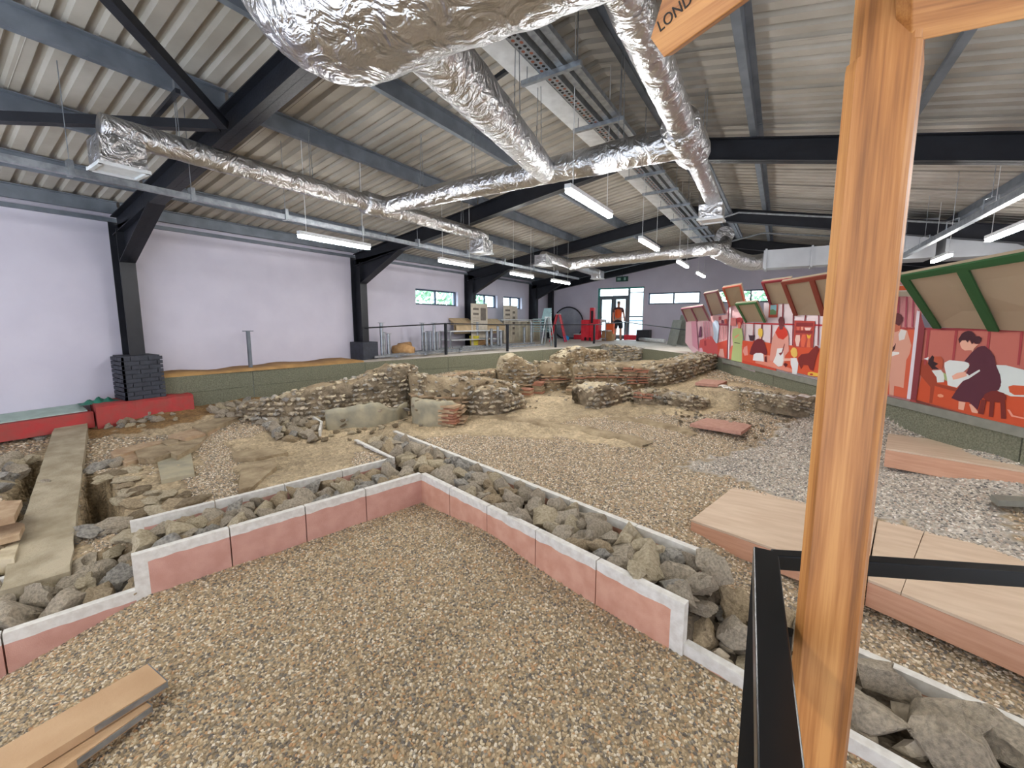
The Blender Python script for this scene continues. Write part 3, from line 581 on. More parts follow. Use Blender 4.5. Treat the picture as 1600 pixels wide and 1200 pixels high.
for el in pq.node_tree.nodes['Color Ramp'].color_ramp.elements:
    c = el.color; g_ = sum(c[:3])/3; el.color = (min(1, (c[0]*.8+g_*.2)*1.14), min(1, (c[1]*.8+g_*.2)*1.13), min(1, (c[2]*.8+g_*.2)*1.13), 1)
gravel('gravel', 'fine mixed tan and grey gravel filling the foreground room inside the pink edging', near, 5600, .0108, 'pebble', 1)
gravel('gravel', 'tan gravel covering the excavation beyond the flint-filled strips', mid, 3300, .0115, 'pebble_mid', 2)
gravel('gravel', 'paler grey gravel in the right part of the excavation behind the plywood boxes', palem, 3000, .012, 'pebble_pale', 3)
gravel('gravel', 'distant tan gravel near the far stone remains', far, 900, .017, 'pebble_mid', 4)

# walkway surface round the pit
mb = MB(); ks = kl + [MA, MEND]
def zk(p): return p.z
Lp = [Vector((XW, p.y, ZF(p.y))) for p in kl[:-1]] + [Vector((XW, YE, 1.22))]
for i in range(2, 6): mb.poly([Lp[i], kl[i], kl[i+1], Lp[i+1] if i < 5 else Vector((XW, 13, 1.2))], [(0, 1, 2, 3)])
E_ = kl[6]; ME0 = MA
mb.poly([Vector((XW, 13, 1.2)), E_, Vector((E_.x, YE, 1.22)), Vector((XW, YE, 1.22))], [(0, 1, 2, 3)])
mb.poly([E_, ME0, Vector((ME0.x, YE, 1.22)), Vector((E_.x, YE, 1.22))], [(0, 1, 2, 3)])
mb.poly([ME0, MEND, Vector((XR, MEND.y, 1.03)), Vector((XR, YE, 1.22)), Vector((ME0.x, YE, 1.22))], [(0, 1, 2, 3, 4)])
mat('screed', S(216, 208, 198), .7, c2=S(204, 194, 182), scale=2)
mb.build('floor', 'screed', kind='structure')
mat('sandy_earth', S(190, 150, 96), .95, c2=S(160, 124, 80), scale=4, bump=.6, bscale=20)
es = MB(); n = 26
for i in range(n+1):
    t = i/n; p = Vector((kl[2].x+(kl[4].x-kl[2].x)*t, kl[2].y+(kl[4].y-kl[2].y)*t, 1.03)); hh = .06+.05*noise.noise(Vector((t*6, 0, 0)))
    es.v += [(XW+.01, p.y, 1.04), (XW+.02, p.y, 1.04+hh), (p.x-.05, p.y, 1.045+hh*.4), (p.x-.02, p.y, 1.03)]
for i in range(n):
    for k in range(3): es.f.append((4*i+k, 4*i+k+1, 4*i+5+k, 4*i+4+k)); es.mi.append(0)
es.build('earth_strip', 'sandy_earth', smooth=True, label='strip of loose sandy earth on the ledge under the left wall', cat='earth', kind='stuff')

# kerb: textured board panels in two courses, each panel a part
kb = thing('kerb_wall', (kl[4].x, kl[4].y, .5), 'greenish textured board retaining wall along the left and far side of the pit', 'retaining wall')
def kerb_run(par, a, b, zta, ztb, zb, step=1.75, courses=((0, .5), (.5, 1)), m='kerb_green', th=.07, out=None):
    a = Vector(a); b = Vector(b); L_ = (b-a).length; n = max(1, round(L_/step)); nrm = out
    for i in range(n):
        p = a.lerp(b, (i+.004)/n); q = a.lerp(b, (i+.996)/n); zp = zta+(ztb-zta)*i/n; zq = zta+(ztb-zta)*(i+1)/n
        for c0, c1 in courses:
            g_ = .006
            P = [Vector((p.x, p.y, zb+(zp-zb)*c0+g_)), Vector((q.x, q.y, zb+(zq-zb)*c0+g_)), Vector((q.x, q.y, zb+(zq-zb)*c1)), Vector((p.x, p.y, zb+(zp-zb)*c1))]
            MB().prism(P, nrm*th).build('panel', m, par)
for a, b in zip(kl[1:], kl[2:]):
    d = (b-a); nn = Vector((-d.y, d.x, 0)).normalized()
    kerb_run(kb, a, b, a.z, b.z, .42, out=nn)
d = MA-kl[6]; nn = Vector((-d.y, d.x, 0)).normalized(); kerb_run(kb, kl[6], MA, 1.17, 1.17, .5, out=nn)
kr = thing('kerb_wall', (MBp.x, MBp.y, .5), 'greenish textured board retaining wall under the painted mural on the right', 'retaining wall')
kerb_run(kr, MA, MBp, 1.09, .95, .5, out=-mn, courses=((0, 1),)); kerb_run(kr, MBp, MEND, .95, .95, .5, out=-mn, courses=((0, 1),))
MB().prism([MA+Vector((0, 0, -.09)), MBp+Vector((0, 0, -.09)), MBp, MA], mn*.03).prism([MBp+Vector((0, 0, -.09)), MEND+Vector((0, 0, -.09)), MEND, MBp], mn*.03).build('capping_strip', 'strip_grey', kr)

# ------------------------------------------------------------------ pink edging walls with white tops
def panel(par, a, b, z0, z1, th, nrm, m, ends=(0, 0), seed=0, band=.075):
    a = Vector(a); b = Vector(b); L_ = (b-a).length; n = max(6, int(L_/.04)); mb = MB(); Vv = []
    for side in (0, 1):
        for i in range(n+1):
            p = a.lerp(b, i/n)+nrm*th*side; wv = band+.014*noise.noise(Vector((i*.35+seed*7.3, side*9, 0)))+.006*noise.noise(Vector((i*1.7+seed, side, 3)))
            Vv += [Vector((p.x, p.y, z0)), Vector((p.x, p.y, max(z0+.01, z1-wv))), Vector((p.x, p.y, z1))]
    s_ = (n+1)*3; ff = []; mi = []
    for side in (0, 1):
        for i in range(n):
            o = side*s_+i*3; e = (ends[0] and i*L_/n < .055) or (ends[1] and (n-1-i)*L_/n < .055)
            ff += [(o, o+3, o+4, o+1), (o+1, o+4, o+5, o+2)]; mi += [1 if e else 0, 1]
    for i in range(n): o = i*3; ff += [(o+2, o+5, s_+o+5, s_+o+2), (o, s_+o, s_+o+3, o+3)]; mi += [1, 0]
    for i, e in ((0, ends[0]), (n, ends[1])): o = i*3; ff += [(o, o+1, s_+o+1, s_+o), (o+1, o+2, s_+o+2, s_+o+1)]; mi += [1 if e else 0, 1]
    mb.v = [tuple(v) for v in Vv]; mb.f = ff; mb.mi = mi
    return mb.build('panel', [m, 'white_paint'], par)
def uvjoin(pxs, z, axis): return [UV(G(x, y, z))[axis] for x, y in pxs]
U3 = Vector((du.x, du.y, 0)); V3 = Vector((dv.x, dv.y, 0)); seedc = 0
def run(label, us, fixed, axis, z0, z1, th, m, endfirst=0, endlast=0, low=.0):
    global seedc
    mid_ = W(us[0], fixed) if axis == 0 else W(fixed, us[0]); t_ = thing('edging_wall', (mid_.x, mid_.y, z0), label, 'edging wall'); k = len(us)-1
    for i in range(k):
        g_ = .009 if i else 0; seedc += 1
        p, q = (W(us[i]+g_*(1 if us[-1] > us[0] else -1), fixed), W(us[i+1], fixed)) if axis == 0 else (W(fixed, us[i]+g_*(1 if us[-1] > us[0] else -1)), W(fixed, us[i+1]))
        panel(t_, p, q, z0, z1, th, V3 if axis == 0 else -U3, m, (endfirst if i == 0 else 0, endlast if i == k-1 else 0), seedc)
    return t_
jr = uvjoin([(701,762),(762,790),(837,828),(935,873)], ZT, 0)
run('pink edging wall with white top on the right of the foreground gravel', [0]+jr+[uE1], 0, 0, -.05, ZT, .055, 'pink_paint', 0, 1)
jl = uvjoin([(577,768),(481,795),(361,828)], ZT, 1)
run('pink edging wall with white top on the left of the foreground gravel', [0]+jl+[vE2], 0, 1, -.05, ZT, .055, 'pink_paint_dull', 0, 1)
run('low pink edging wall with white top stepping down at the lower left', [vE2, vE2-.62, vE2-1.3, vE2-2.0], .0, 1, -.35, .055, .055, 'pink_paint_dull')
run('low white topped edging board stepping down in front of the black railing', [uE1, uE1+.7, uE1+1.4, uE1+2.1], .02, 0, -.1, ZLOW, .055, 'pink_paint')
ub0 = UV(G(620, 672, ZT))[0]
run('white topped edging wall behind the right flint strip, ending in a white edge by the plywood box', [ub0]+[ub0+(uB-ub0)*k/7 for k in range(1, 7)]+[uB], WT-.055, 0, -.02, ZT, .055, 'pink_paint', 0, 1)
run('white topped low board behind the flints right of the wooden post', [uB+.15, uB+.9, uB+1.6, uB+2.4], WT-.03, 0, -.1, ZLOW+.02, .055, 'pink_paint')
uA, vA = UV(G(612, 716, ZT)); uC, vC = UV(G(553, 687, ZT))
run('short pink edging wall with white top pointing left behind the corner', [uA, (uA+uC)/2, uC], (vA+vC)/2, 0, 0, ZT+.0, .045, 'pink_paint', 0, 1)
vL = UV(G(203, 818, ZT))[1]
run('white topped edging wall behind the left flint strip', [vA]+[vA+(vL-vA)*k/4 for k in range(1, 4)]+[vL], -WL, 1, 0, ZT-.01, .05, 'pink_paint_dull', 0, 1)
run('low white topped board behind the flints at the left edge', [UV(G(64, 905, .1))[1], UV(G(-60, 945, .1))[1]], -WL, 1, -.2, .12, .05, 'pink_paint_dull')

# ------------------------------------------------------------------ stones
def rock_mesh(name, seed, sub, m, lump=.46, cuts=6, sx=(1, .8, .7)):
    rr = random.Random(seed); bm = bmesh.new(); bmesh.ops.create_icosphere(bm, subdivisions=sub, radius=1)
    pl = []
    for _ in range(cuts):
        n_ = Vector((rr.gauss(0, 1), rr.gauss(0, 1), rr.gauss(0, 1))).normalized(); pl.append((n_, rr.uniform(.46, .8)))
    o = Vector((seed*3.1, seed*1.7, 0))
    for v in bm.verts:
        c = v.co.copy(); k = 1+lump*1.5*noise.noise(c*1.1+o)+lump*.7*noise.noise(c*2.6+o)+lump*.3*noise.noise(c*6+o); c *= k
        for n_, d_ in pl:
            e = c.dot(n_)-d_
            if e > 0: c -= n_*e*.92
        v.co = Vector((c.x*sx[0]*rr.uniform(1, 1.0), c.y*sx[1], c.z*sx[2]))
    me = bpy.data.meshes.new(name); bm.to_mesh(me); bm.free(); me.materials.append(MC[m])
    if sub > 2: me.polygons.foreach_set('use_smooth', [True]*len(me.polygons)); me.set_sharp_from_angle(angle=math.radians(32))
    return me
ALONG = ('far end', 'far third', 'beyond middle', 'before middle', 'near third', 'near end')
FLC = ['buff', 'pale buff', 'grey', 'ochre', 'mottled buff', 'limestone-white']
FL = [rock_mesh('flint', 40+i, 3, ['flint', 'flint', 'flint_grey', 'flint_ochre', 'flint', 'limestone'][i % 6], sx=(1.25, .9, .8)) for i in range(18)]
RK = [rock_mesh('stone', 90+i, 1, ['flint', 'limestone', 'mortar', 'mortar_dark', 'flint', 'flint_grey'][i % 6], cuts=3, lump=.3) for i in range(12)]
RK2 = [rock_mesh('stone', 190+i, 2, ['limestone', 'mortar', 'limestone', 'flint_ochre'][i % 4], cuts=3, lump=.35, sx=(1.1, .8, .5)) for i in range(8)]
def stone(name, mesh, p, s, par=None, rot=None, **k):
    o = bpy.data.objects.new(name, mesh); COL.objects.link(o); o.scale = (s, s, s) if not isinstance(s, (tuple, list)) else s; o.rotation_euler = rot or (R.uniform(-.7, .7), R.uniform(-.7, .7), R.uniform(0, 6.28)); o.location = p
    if par: o.parent = par; o.location = Vector(p)-par.location
    tag(o, **k); return o
def flabel(i, r, rm, across, along, label):
    size = 'large' if r > rm*1.12 else ('small' if r < rm*.82 else 'medium'); return f'{size} {FLC[i % 6]} flint {label}, {across}, {along}'
def third(t, names): return names[min(len(names)-1, max(0, int(t*len(names))))]
def strip(u0, u1, v0, v1, zt, n, grp, label, rmin=.085, rmax=.135, seed=1, gap=1.5):
    rr = random.Random(seed); pts = []; tries = 0
    while len(pts) < n and tries < 9000:
        tries += 1; r = rr.uniform(rmin, rmax)*(1 if len(pts) < n*.6 else .78); u = rr.uniform(min(u0, u1)+r*.5, max(u0, u1)-r*.5); v = rr.uniform(v0+r*.75, v1-r*.75)
        if all((u-a)**2+(v-b)**2 > ((r+c)*gap*.5)**2 for a, b, c in pts): pts.append((u, v, r))
    for u, v, r in pts:
        k = rr.randrange(len(FL)); lb = flabel(k, r, (rmin+rmax)/2, third((v-v0)/(v1-v0), ('front side', 'mid-width', 'back side')), third((u-u0)/(u1-u0), ALONG), label)
        stone('flint', FL[k], W(u, v, zt-r*rr.uniform(.35, .8)), r, rot=(rr.uniform(-.8, .8), rr.uniform(-.8, .8), rr.uniform(0, 6.3)), label=lb, cat='stone', group=grp)
    mb = MB(); T = [rock_mesh('f', 300+i, 1, 'mortar_dark') for i in range(4)]
    for k in range(int(n*1.6)):
        u = rr.uniform(min(u0, u1), max(u0, u1)); v = rr.uniform(v0+.05, v1-.05); p = W(u, v, zt-.17+rr.uniform(-.03, .03)); s_ = rr.uniform(.05, .09); m_ = T[k % 4]
        mb.poly([p+x.co*s_ for x in m_.vertices], [tuple(q.vertices) for q in m_.polygons])
    mb.build('small_rubble', 'flint', kind='stuff', label='small broken stones packed under '+grp, cat='rubble')
strip(-1.7, uE1+.02, .06, WT-.06, ZT, 100, 'flints in the right edged strip', 'behind the right pink wall', seed=3, rmin=.095, rmax=.145, gap=1.42)
strip(uE1+.06, uE1+2.6, .06, WT-.06, ZLOW+.10, 46, 'flints in the low right strip', 'low strip by the railing', .11, .16, 4, gap=1.36)
def vstrip(v0, v1, zt, n, grp, label, seed, rmin=.07, rmax=.12):
    rr = random.Random(seed); pts = []; tries = 0
    while len(pts) < n and tries < 9000:
        tries += 1; r = rr.uniform(rmin, rmax)*(1 if len(pts) < n*.6 else .75); u = rr.uniform(-WL+.06+r*.75, -.06-r*.75); v = rr.uniform(v0, v1)
        if all((u-a)**2+(v-b)**2 > ((r+c)*.72)**2 for a, b, c in pts): pts.append((u, v, r))
    for u, v, r in pts:
        k = rr.randrange(len(FL)); lb = flabel(k, r, (rmin+rmax)/2, third(-u/WL, ('front side', 'mid-width', 'back side')), third(1-(v-v0)/(v1-v0), ALONG), label)
        stone('flint', FL[k], W(u, v, zt-r*rr.uniform(.35, .8)), r, rot=(rr.uniform(-.8, .8), rr.uniform(-.8, .8), rr.uniform(0, 6.3)), label=lb, cat='stone', group=grp)
vstrip(vE2+.1, -.05, ZT-.03, 56, 'flints in the left edged strip', 'behind the left pink wall', 6, .085, .14)
vstrip(vE2-2.1, vE2+.02, ZLOWL+.04, 40, 'flints in the low left strip', 'in the lower left strip', 7, .10, .155)

def scatter_px(poly, n, rmin, rmax, grp, label, meshes, name='rubble_stone', seed=5, sink=.4, zadd=0, gap=.8):
    rr = random.Random(seed); xs = [p[0] for p in poly]; ys = [p[1] for p in poly]; c = []; tr = 0; wp = [GT(x, y) for x, y in poly]
    X0, X1 = min(p.x for p in wp), max(p.x for p in wp); Y0, Y1 = min(p.y for p in wp), max(p.y for p in wp)
    while len(c) < n and tr < 6000:
        tr += 1; x = rr.uniform(X0, X1); y = rr.uniform(Y0, Y1)
        if not inpoly([x], [y], wp)[0]: continue
        r = rr.uniform(rmin, rmax)
        if all((x-a)**2+(y-b)**2 > ((r+q)*gap)**2 for a, b, q in c): c.append((x, y, r))
    for x, y, r in c:
        k = rr.randrange(len(meshes)); f = (max(0, min(.999, (x-X0)/(X1-X0))), max(0, min(.999, (y-Y0)/(Y1-Y0)))); lb = label if r < .06 or len(label.split()) > 13 else f"{label}, {third(f[1], ('near', 'middle', 'far'))} {third(f[0], ('left', 'centre', 'right'))}"
        stone(name, meshes[k], (x, y, TZ(x, y)+r*(.7-sink)+zadd), r, rot=(rr.uniform(-.5, .5), rr.uniform(-.5, .5), rr.uniform(0, 6.3)), label=lb, cat='stone', group=grp)
scatter_px([(395,650),(428,632),(500,662),(492,688),(432,690)], 46, .07, .11, 'flints in the small white edged patch', 'small flint in the short white-edged patch left of the ruined walls', FL, seed=11, sink=.2, gap=.7)
for a, b in (((398,652),(430,672)),((460,640),(503,668)),((503,668),(500,682))):
    p = GT(*a); q = GT(*b); MB().bar(p+Vector((0, 0, .03)), q+Vector((0, 0, .03)), .035, .14).build('edging_board', 'white_paint', label=['left white board edging the small flint patch', 'right white board edging the small flint patch', 'short white end board of the small flint patch'][[(398,652),(460,640),(503,668)].index(a)], cat='edging board')
scatter_px([(335,652),(340,634),(400,628),(408,648),(380,655)], 26, .07, .11, 'stones beside the small flint patch', 'pale jumbled stone just left of the small white-edged patch', FL, seed=12, sink=.2)
scatter_px([(0,692),(0,668),(98,660),(98,680),(40,690)], 34, .06, .1, 'stones under the red plinth at the left', 'small pale stone in the row below the red plinth at the left edge', FL, seed=13, sink=.1)
scatter_px([(135,672),(140,660),(270,645),(290,655),(200,672)], 26, .04, .08, 'small stones in front of the red plinth', 'small stone on the earth in front of the red plinth', FL, seed=14)
scatter_px([(0,770),(20,725),(75,720),(70,760),(55,800),(0,800)], 26, .07, .13, 'rough stones at the left edge', 'rough grey stone in the broken masonry left of the concrete beam', FL, seed=15, sink=.1, gap=.6)
scatter_px([(0,905),(0,830),(40,820),(60,850),(40,900)], 16, .06, .11, 'stones under the left tile slab', 'dark rough stone below the tile slab at the left edge', FL, seed=16, sink=0, gap=.6)
def boulder(px, py, wpx, label, mesh, grp=None, flat=.7, rz=0):
    p = GT(px, py+wpx*.15); r = wpx*.42/FPX*(p-EYE).dot(FW); p.z += r*flat*.35
    return stone('boulder', mesh, p, (r, r*.8, r*flat), rot=(0, 0, rz), label=label, cat='stone', group=grp)
for i, (x, y, w_, l) in enumerate([(142,826,62,'white-grey limestone boulder at the right foot of the concrete beam'),(178,822,50,'pitted limestone boulder second from the beam foot'),(118,838,36,'small boulder tucked against the beam foot'),(212,834,56,'large buff boulder in front of the end of the left white-topped wall'),(242,832,60,'broad ochre boulder third along behind the left pink wall'),(290,822,52,'rounded buff boulder next to the broad ochre one'),(150,728,40,'long pale boulder at the top of the dark hole'),(184,722,36,'pale boulder touching the long one above the dark hole'),(120,888,80,'big ochre flint above the low left strip'),(178,860,44,'sunken stone in the gravel behind the left pink wall'),(75,752,30,'pale stone leaning beside the left of the beam'),(44,808,34,'white stone beside the tile slab at the left edge')]):
    boulder(x, y, w_, l, FL[(i*5+2) % 18], rz=i*1.3)
for i, (x, y, w_, l) in enumerate([(1090,948,58,'big knobbly flint at the step down, touching the front wall end'),(1146,952,78,'big smooth grey flint beside the white wall end'),(1100,985,84,'long grey flint lying along the low white board'),(1150,1000,66,'angular pale flint right of the long grey one'),(1168,1040,70,'pale flint against the near railing'),(1180,960,50,'small flint half hidden behind the railing'),(1052,890,56,'rugged buff flint above the last pink panel')]):
    boulder(x, y, w_, l, FL[(i*7+1) % 18], rz=i*1.1)
# limestone footing round the dark hole: stones set in a curved line
ft = GT(230, 770); foot = thing('stone_footing', ft, 'curved footing of pale mortared limestones beside the dark hole', 'stone footing')
for i, (x, y, w_) in enumerate([(168,748,34),(178,742,30),(196,752,32),(180,768,40),(200,772,36),(222,768,32),(186,786,36),(210,790,42),(236,786,34),(222,806,38),(250,800,40),(276,792,50),(262,776,34),(300,786,44),(204,738,30),(196,762,26),(240,772,28),(284,778,30),(214,822,30),(240,816,32)]):
    p = GT(x, y); r = w_/2/FPX*(p-EYE).dot(FW)*1.15; p.z += .02; stone('stone', RK2[i % 8], p, (r, r*.85, r*.55), foot, rot=(0, 0, R.uniform(0, 6)))
# broken floor slabs
def slab(pts, z, th, name, m, par=None, **k):
    P = [G(x, y, z) for x, y in pts]; return MB().prism(P, (0, 0, -th)).build(name, m, par, **k)
bs = thing('broken_floor', GT(290, 680), 'broken buff floor slabs lying across the left room', 'broken slabs')
for pts, m in (([(262,680),(300,670),(330,660),(352,652),(350,664),(325,676),(290,684)], 'roman_tile_buff'), ([(300,666),(345,650),(378,650),(352,660),(322,674)], 'mortar'), ([(172,706),(205,696),(250,688),(262,690),(215,702),(178,714)], 'roman_tile_buff'), ([(210,702),(250,694),(300,686),(290,700),(240,716),(216,716)], 'mortar'), ([(250,690),(280,682),(278,692),(262,696)], 'mortar'), ([(180,712),(215,706),(232,712),(196,724)], 'roman_tile_buff'), ([(262,704),(302,686),(330,676),(310,694),(276,712)], 'mortar'), ([(378,725),(430,716),(432,728),(395,760),(372,764)], 'mortar'), ([(362,706),(420,700),(450,706),(400,716),(366,716)], 'mortar')):
    c = GT(sum(p[0] for p in pts)/len(pts), sum(p[1] for p in pts)/len(pts)); slab(pts, c.z+.045, .07, 'slab', m, bs)
slab([(246,722),(298,704),(304,740),(252,750)], GT(275, 728).z+.03, .05, 'plaster_patch', 'plaster', label='flat grey-white plaster patch in the left room gravel', cat='plaster patch')
sl = G(15, 800, .42); ts = thing('tile_slab', (sl.x, sl.y, .2), 'flat pink-buff tile slab on rubble at the left edge', 'tile slab')
slab([(-30,790),(0,783),(34,781),(22,806),(-30,818)], .42, .06, 'slab', 'roman_tile_buff', ts); slab([(-30,815),(0,812),(38,818),(30,835),(-30,850)], .28, .05, 'slab', 'roman_tile_buff', ts)
slab([(-30,850),(0,845),(30,848),(22,872),(-30,880)], .2, .12, 'block', 'limestone', ts)

# concrete beam bridging the remains
bm_ = thing('concrete_beam', G(70, 780, .3), 'long weathered concrete beam running from the red plinth to the lower left', 'beam')
a = G(113, 657, .50); b = G(56, 908, .13); dd = (b-a).normalized(); prp = Vector((-dd.y, dd.x, 0)).normalized(); mb = MB(); nseg = 40; ww = .17
for i in range(nseg+1):
    c = a.lerp(b, i/nseg); wv = .012*noise.noise(Vector((i*.5, 1, 0)))
    for (s_, z_) in ((-1, 0), (1, 0), (1, -.34), (-1, -.34)): q = c+prp*s_*(ww+wv+.006*noise.noise(Vector((i, s_, z_)))); mb.v.append((q.x, q.y, c.z+z_))
for i in range(nseg):
    for k in range(4): mb.f.append((4*i+k, 4*i+(k+1) % 4, 4*i+4+(k+1) % 4, 4*i+4+k)); mb.mi.append(0)
mb.f += [(0, 3, 2, 1), (4*nseg, 4*nseg+1, 4*nseg+2, 4*nseg+3)]; mb.mi += [0, 0]; mb.build('beam', 'concrete_beam', bm_)

# ------------------------------------------------------------------ ruined walls
def ruin(label, pts, thick, m='mortar', face='mortar_dark', dens_=260, tiles=(), amp=.03, seed=0, cat='ruined wall', big=36, rs=(.028, .062), topm=None, sunk=.12):
    rr = random.Random(seed); base = []; 
    for px, pb, pt in pts:
        p = GT(px, pb); base.append((Vector((p.x, p.y, 0)), p.z, max(p.z+.03, GR(px, pt, p))))
    L_ = [0]
    for i in range(1, len(base)): L_.append(L_[-1]+(base[i][0]-base[i-1][0]).length)
    def at(s_):
        for i in range(1, len(base)):
            if s_ <= L_[i] or i == len(base)-1:
                t = min(1, max(0, (s_-L_[i-1])/max(1e-6, L_[i]-L_[i-1]))); return base[i-1][0].lerp(base[i][0], t), base[i-1][1]*(1-t)+base[i][1]*t, base[i-1][2]*(1-t)+base[i][2]*t
    st = .045; n = max(4, int(L_[-1]/st)); d = (base[-1][0]-base[0][0]).normalized(); nn = Vector((-d.y, d.x, 0))
    if nn.dot(base[0][0]-Vector((0, 0, 0))) < 0: nn = -nn
    t_ = thing('ruined_wall', (base[0][0].x, base[0][0].y, base[0][1]), label, cat)
    mb = MB(); rows = 9; tops = max(4, int(thick/.06)); K = 2*rows+tops
    for i in range(n+1):
        s_ = L_[-1]*i/n; c, zb, zt = at(s_); step = .035*round((noise.noise(Vector((s_*2.2, seed*3.7, 0))))*2.2)
        zt += step*.8+.02*noise.noise(Vector((s_*9, seed, 0))); zt = max(zt, zb+.02)
        taper = 1
        for k in range(K):
            if k < rows: f = k/(rows-1); off = .0+.03*(1-f); z = zb-sunk+(zt-zb+sunk)*f
            elif k < rows+tops: f = (k-rows+1)/(tops+1); off = thick*f; z = zt+.02*math.sin(f*3.14)
            else: f = 1-(k-rows-tops)/(rows-1); off = thick-.03*(1-f)*0; z = zb-sunk+(zt-zb+sunk)*f
            q = c+nn*off; v = Vector((q.x, q.y, z)); nzv = noise.noise_vector(v*5+Vector((seed, 0, 0)))*amp*1.3+noise.noise_vector(v*14)*amp*.8+noise.noise_vector(v*30)*amp*.4
            v += Vector((nzv.x, nzv.y, nzv.z*.7)); mb.v.append(tuple(v))
    for i in range(n):
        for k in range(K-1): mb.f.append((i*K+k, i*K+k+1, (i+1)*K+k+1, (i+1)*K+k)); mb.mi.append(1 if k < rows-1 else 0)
    mb.f += [tuple(range(K)), tuple(n*K+k for k in range(K))[::-1]]; mb.mi += [1, 1]
    mb.build('masonry_core', [topm or m, face], t_, smooth=True)
    cnt = int(dens_*L_[-1]*.5); sm = MB()
    for q in range(cnt):
        s_ = rr.uniform(0, L_[-1]); c, zb, zt = at(s_); h = zt-zb; r = rr.uniform(*rs)
        if rr.random() < h/(h+thick*.7): off = rr.uniform(-.01, .02); z = zb+h*rr.uniform(.02, .97); z = zb+round((z-zb)/(rs[1]*1.3))*rs[1]*1.3
        else: off = rr.uniform(.02, thick); z = zt+rr.uniform(-.01, .02)
        p = c+nn*off; p = Vector((p.x, p.y, z)); msh = RK[rr.randrange(12)]
        if q < big: stone('stone', msh, p, (r*1.6, r*1.2, r), t_, rot=(rr.uniform(-.4, .4), rr.uniform(-.4, .4), rr.uniform(0, 6)))
        else:
            rm = Euler((rr.uniform(-.5, .5), rr.uniform(-.5, .5), rr.uniform(0, 6))).to_matrix(); sm.poly([p+rm @ Vector((v.co.x*r*1.3, v.co.y*r, v.co.z*r*.8)) for v in msh.vertices], [tuple(f.vertices) for f in msh.polygons], rr.choice((0, 0, 1, 2, 3)))
    if sm.v: sm.build('small_stones', ['flint', 'mortar_dark', 'limestone', 'flint_grey'], t_, kind='stuff')
    for (s0, s1, f, m2, th_) in tiles:
        s_ = s0*L_[-1]
        while s_ < s1*L_[-1]:
            ln = rr.uniform(.16, .28); c, zb, zt = at(s_+ln/2); p = c-nn*rr.uniform(.0, .03)+nn*.08; z = zb+(zt-zb)*f
            MB().box((p.x, p.y, z), (ln-.01, .24, th_), rz=math.atan2(d.y, d.x)+rr.uniform(-.05, .05)).build('tile', m2, t_); s_ += ln+rr.uniform(0, .02)
    return t_, at, L_[-1], nn
ruin('long stepped flint wall left of centre, rising to the highest block', [(372,655,640),(400,662,632),(440,662,622),(480,660,612),(520,656,603),(560,652,594),(590,648,584),(612,645,573),(640,640,573),(655,632,577)], .42, face='mortar_dark', dens_=420, seed=1, amp=.035, big=70)
ruin('low plastered wall face in front of the stepped flint wall', [(512,674,646),(545,672,642),(575,668,636),(592,665,631),(615,660,640),(638,652,634)], .13, m='plaster', face='plaster', dens_=16, seed=2, amp=.012, big=4)
ruin('broad mortared block right of the high flint wall, with a sagging top', [(645,650,588),(670,655,590),(700,655,594),(730,650,596),(760,640,596),(790,632,600),(815,628,606)], .5, m='mortar', face='mortar', dens_=240, seed=3, tiles=((.0, .5, .55, 'roman_tile_buff', .025), (.1, .6, .42, 'roman_tile_buff', .025), (.3, .9, .3, 'mortar', .03)), big=40)
ruin('smooth lower plinth under the mortared block', [(643,662,624),(668,666,628),(690,667,630),(716,662,634)], .16, m='plaster', face='plaster', dens_=20, seed=4, amp=.014, big=4, tiles=((.62, .95, .9, 'roman_tile_buff', .03), (.62, .95, .7, 'roman_tile_buff', .03), (.62, .95, .5, 'roman_tile_buff', .03), (.62, .95, .3, 'roman_tile_buff', .03), (.62, .95, .12, 'roman_tile_buff', .03)))
ruin('rough rubble mound in front of the mortared block', [(735,650,618),(760,652,608),(790,648,610),(815,640,620),(822,636,630)], .4, m='mortar', face='mortar_dark', dens_=330, seed=5, amp=.05)
ruin('low ledge wall running behind the mortared block', [(690,603,590),(730,603,585),(765,600,583),(795,598,582)], .35, dens_=140, seed=6, big=20, topm='roman_tile_buff')
ruin('tall lumpy masonry stump, left of the two', [(782,612,582),(792,614,562),(806,614,557),(820,614,563),(835,612,572),(842,608,584)], .42, m='limestone', face='mortar', dens_=380, seed=7, amp=.05, big=50, tiles=((.3, 1, .25, 'roman_tile_buff', .025),))
ruin('layered masonry stump, right of the two', [(838,608,575),(850,610,567),(868,610,566),(884,606,572),(890,602,584)], .4, m='mortar', face='mortar', dens_=200, seed=8, big=24, tiles=((.1, .9, .5, 'roman_tile_buff', .025), (.1, .9, .4, 'roman_tile', .02), (.15, .9, .3, 'roman_tile_buff', .025)))
ruin('rubble wall behind the stumps at the far left', [(880,592,560),(892,590,550),(905,588,545),(925,582,549),(945,578,548),(952,574,552)], .45, m='limestone', face='mortar', dens_=360, seed=9, amp=.05, rs=(.03, .06), big=50)
ruin('grey flint wall farthest away below the entrance', [(950,566,541),(970,566,541),(990,564,543),(1010,562,546),(1022,560,552)], .5, m='flint_grey', face='flint_grey', dens_=420, seed=10, amp=.04, rs=(.03, .06), big=60)
ruin('wall with red tile courses in the middle distance', [(897,612,574),(920,612,570),(950,611,570),(980,610,572),(1008,606,576),(1030,600,578)], .5, m='mortar', face='mortar', dens_=300, seed=11, big=50, tiles=((.0, .8, .55, 'roman_tile', .022), (.0, .8, .66, 'roman_tile_buff', .022), (.55, .85, .82, 'roman_tile', .03), (.55, .85, .92, 'roman_tile', .03), (.6, .95, .42, 'roman_tile', .025), (.6, .95, .3, 'roman_tile', .025)))
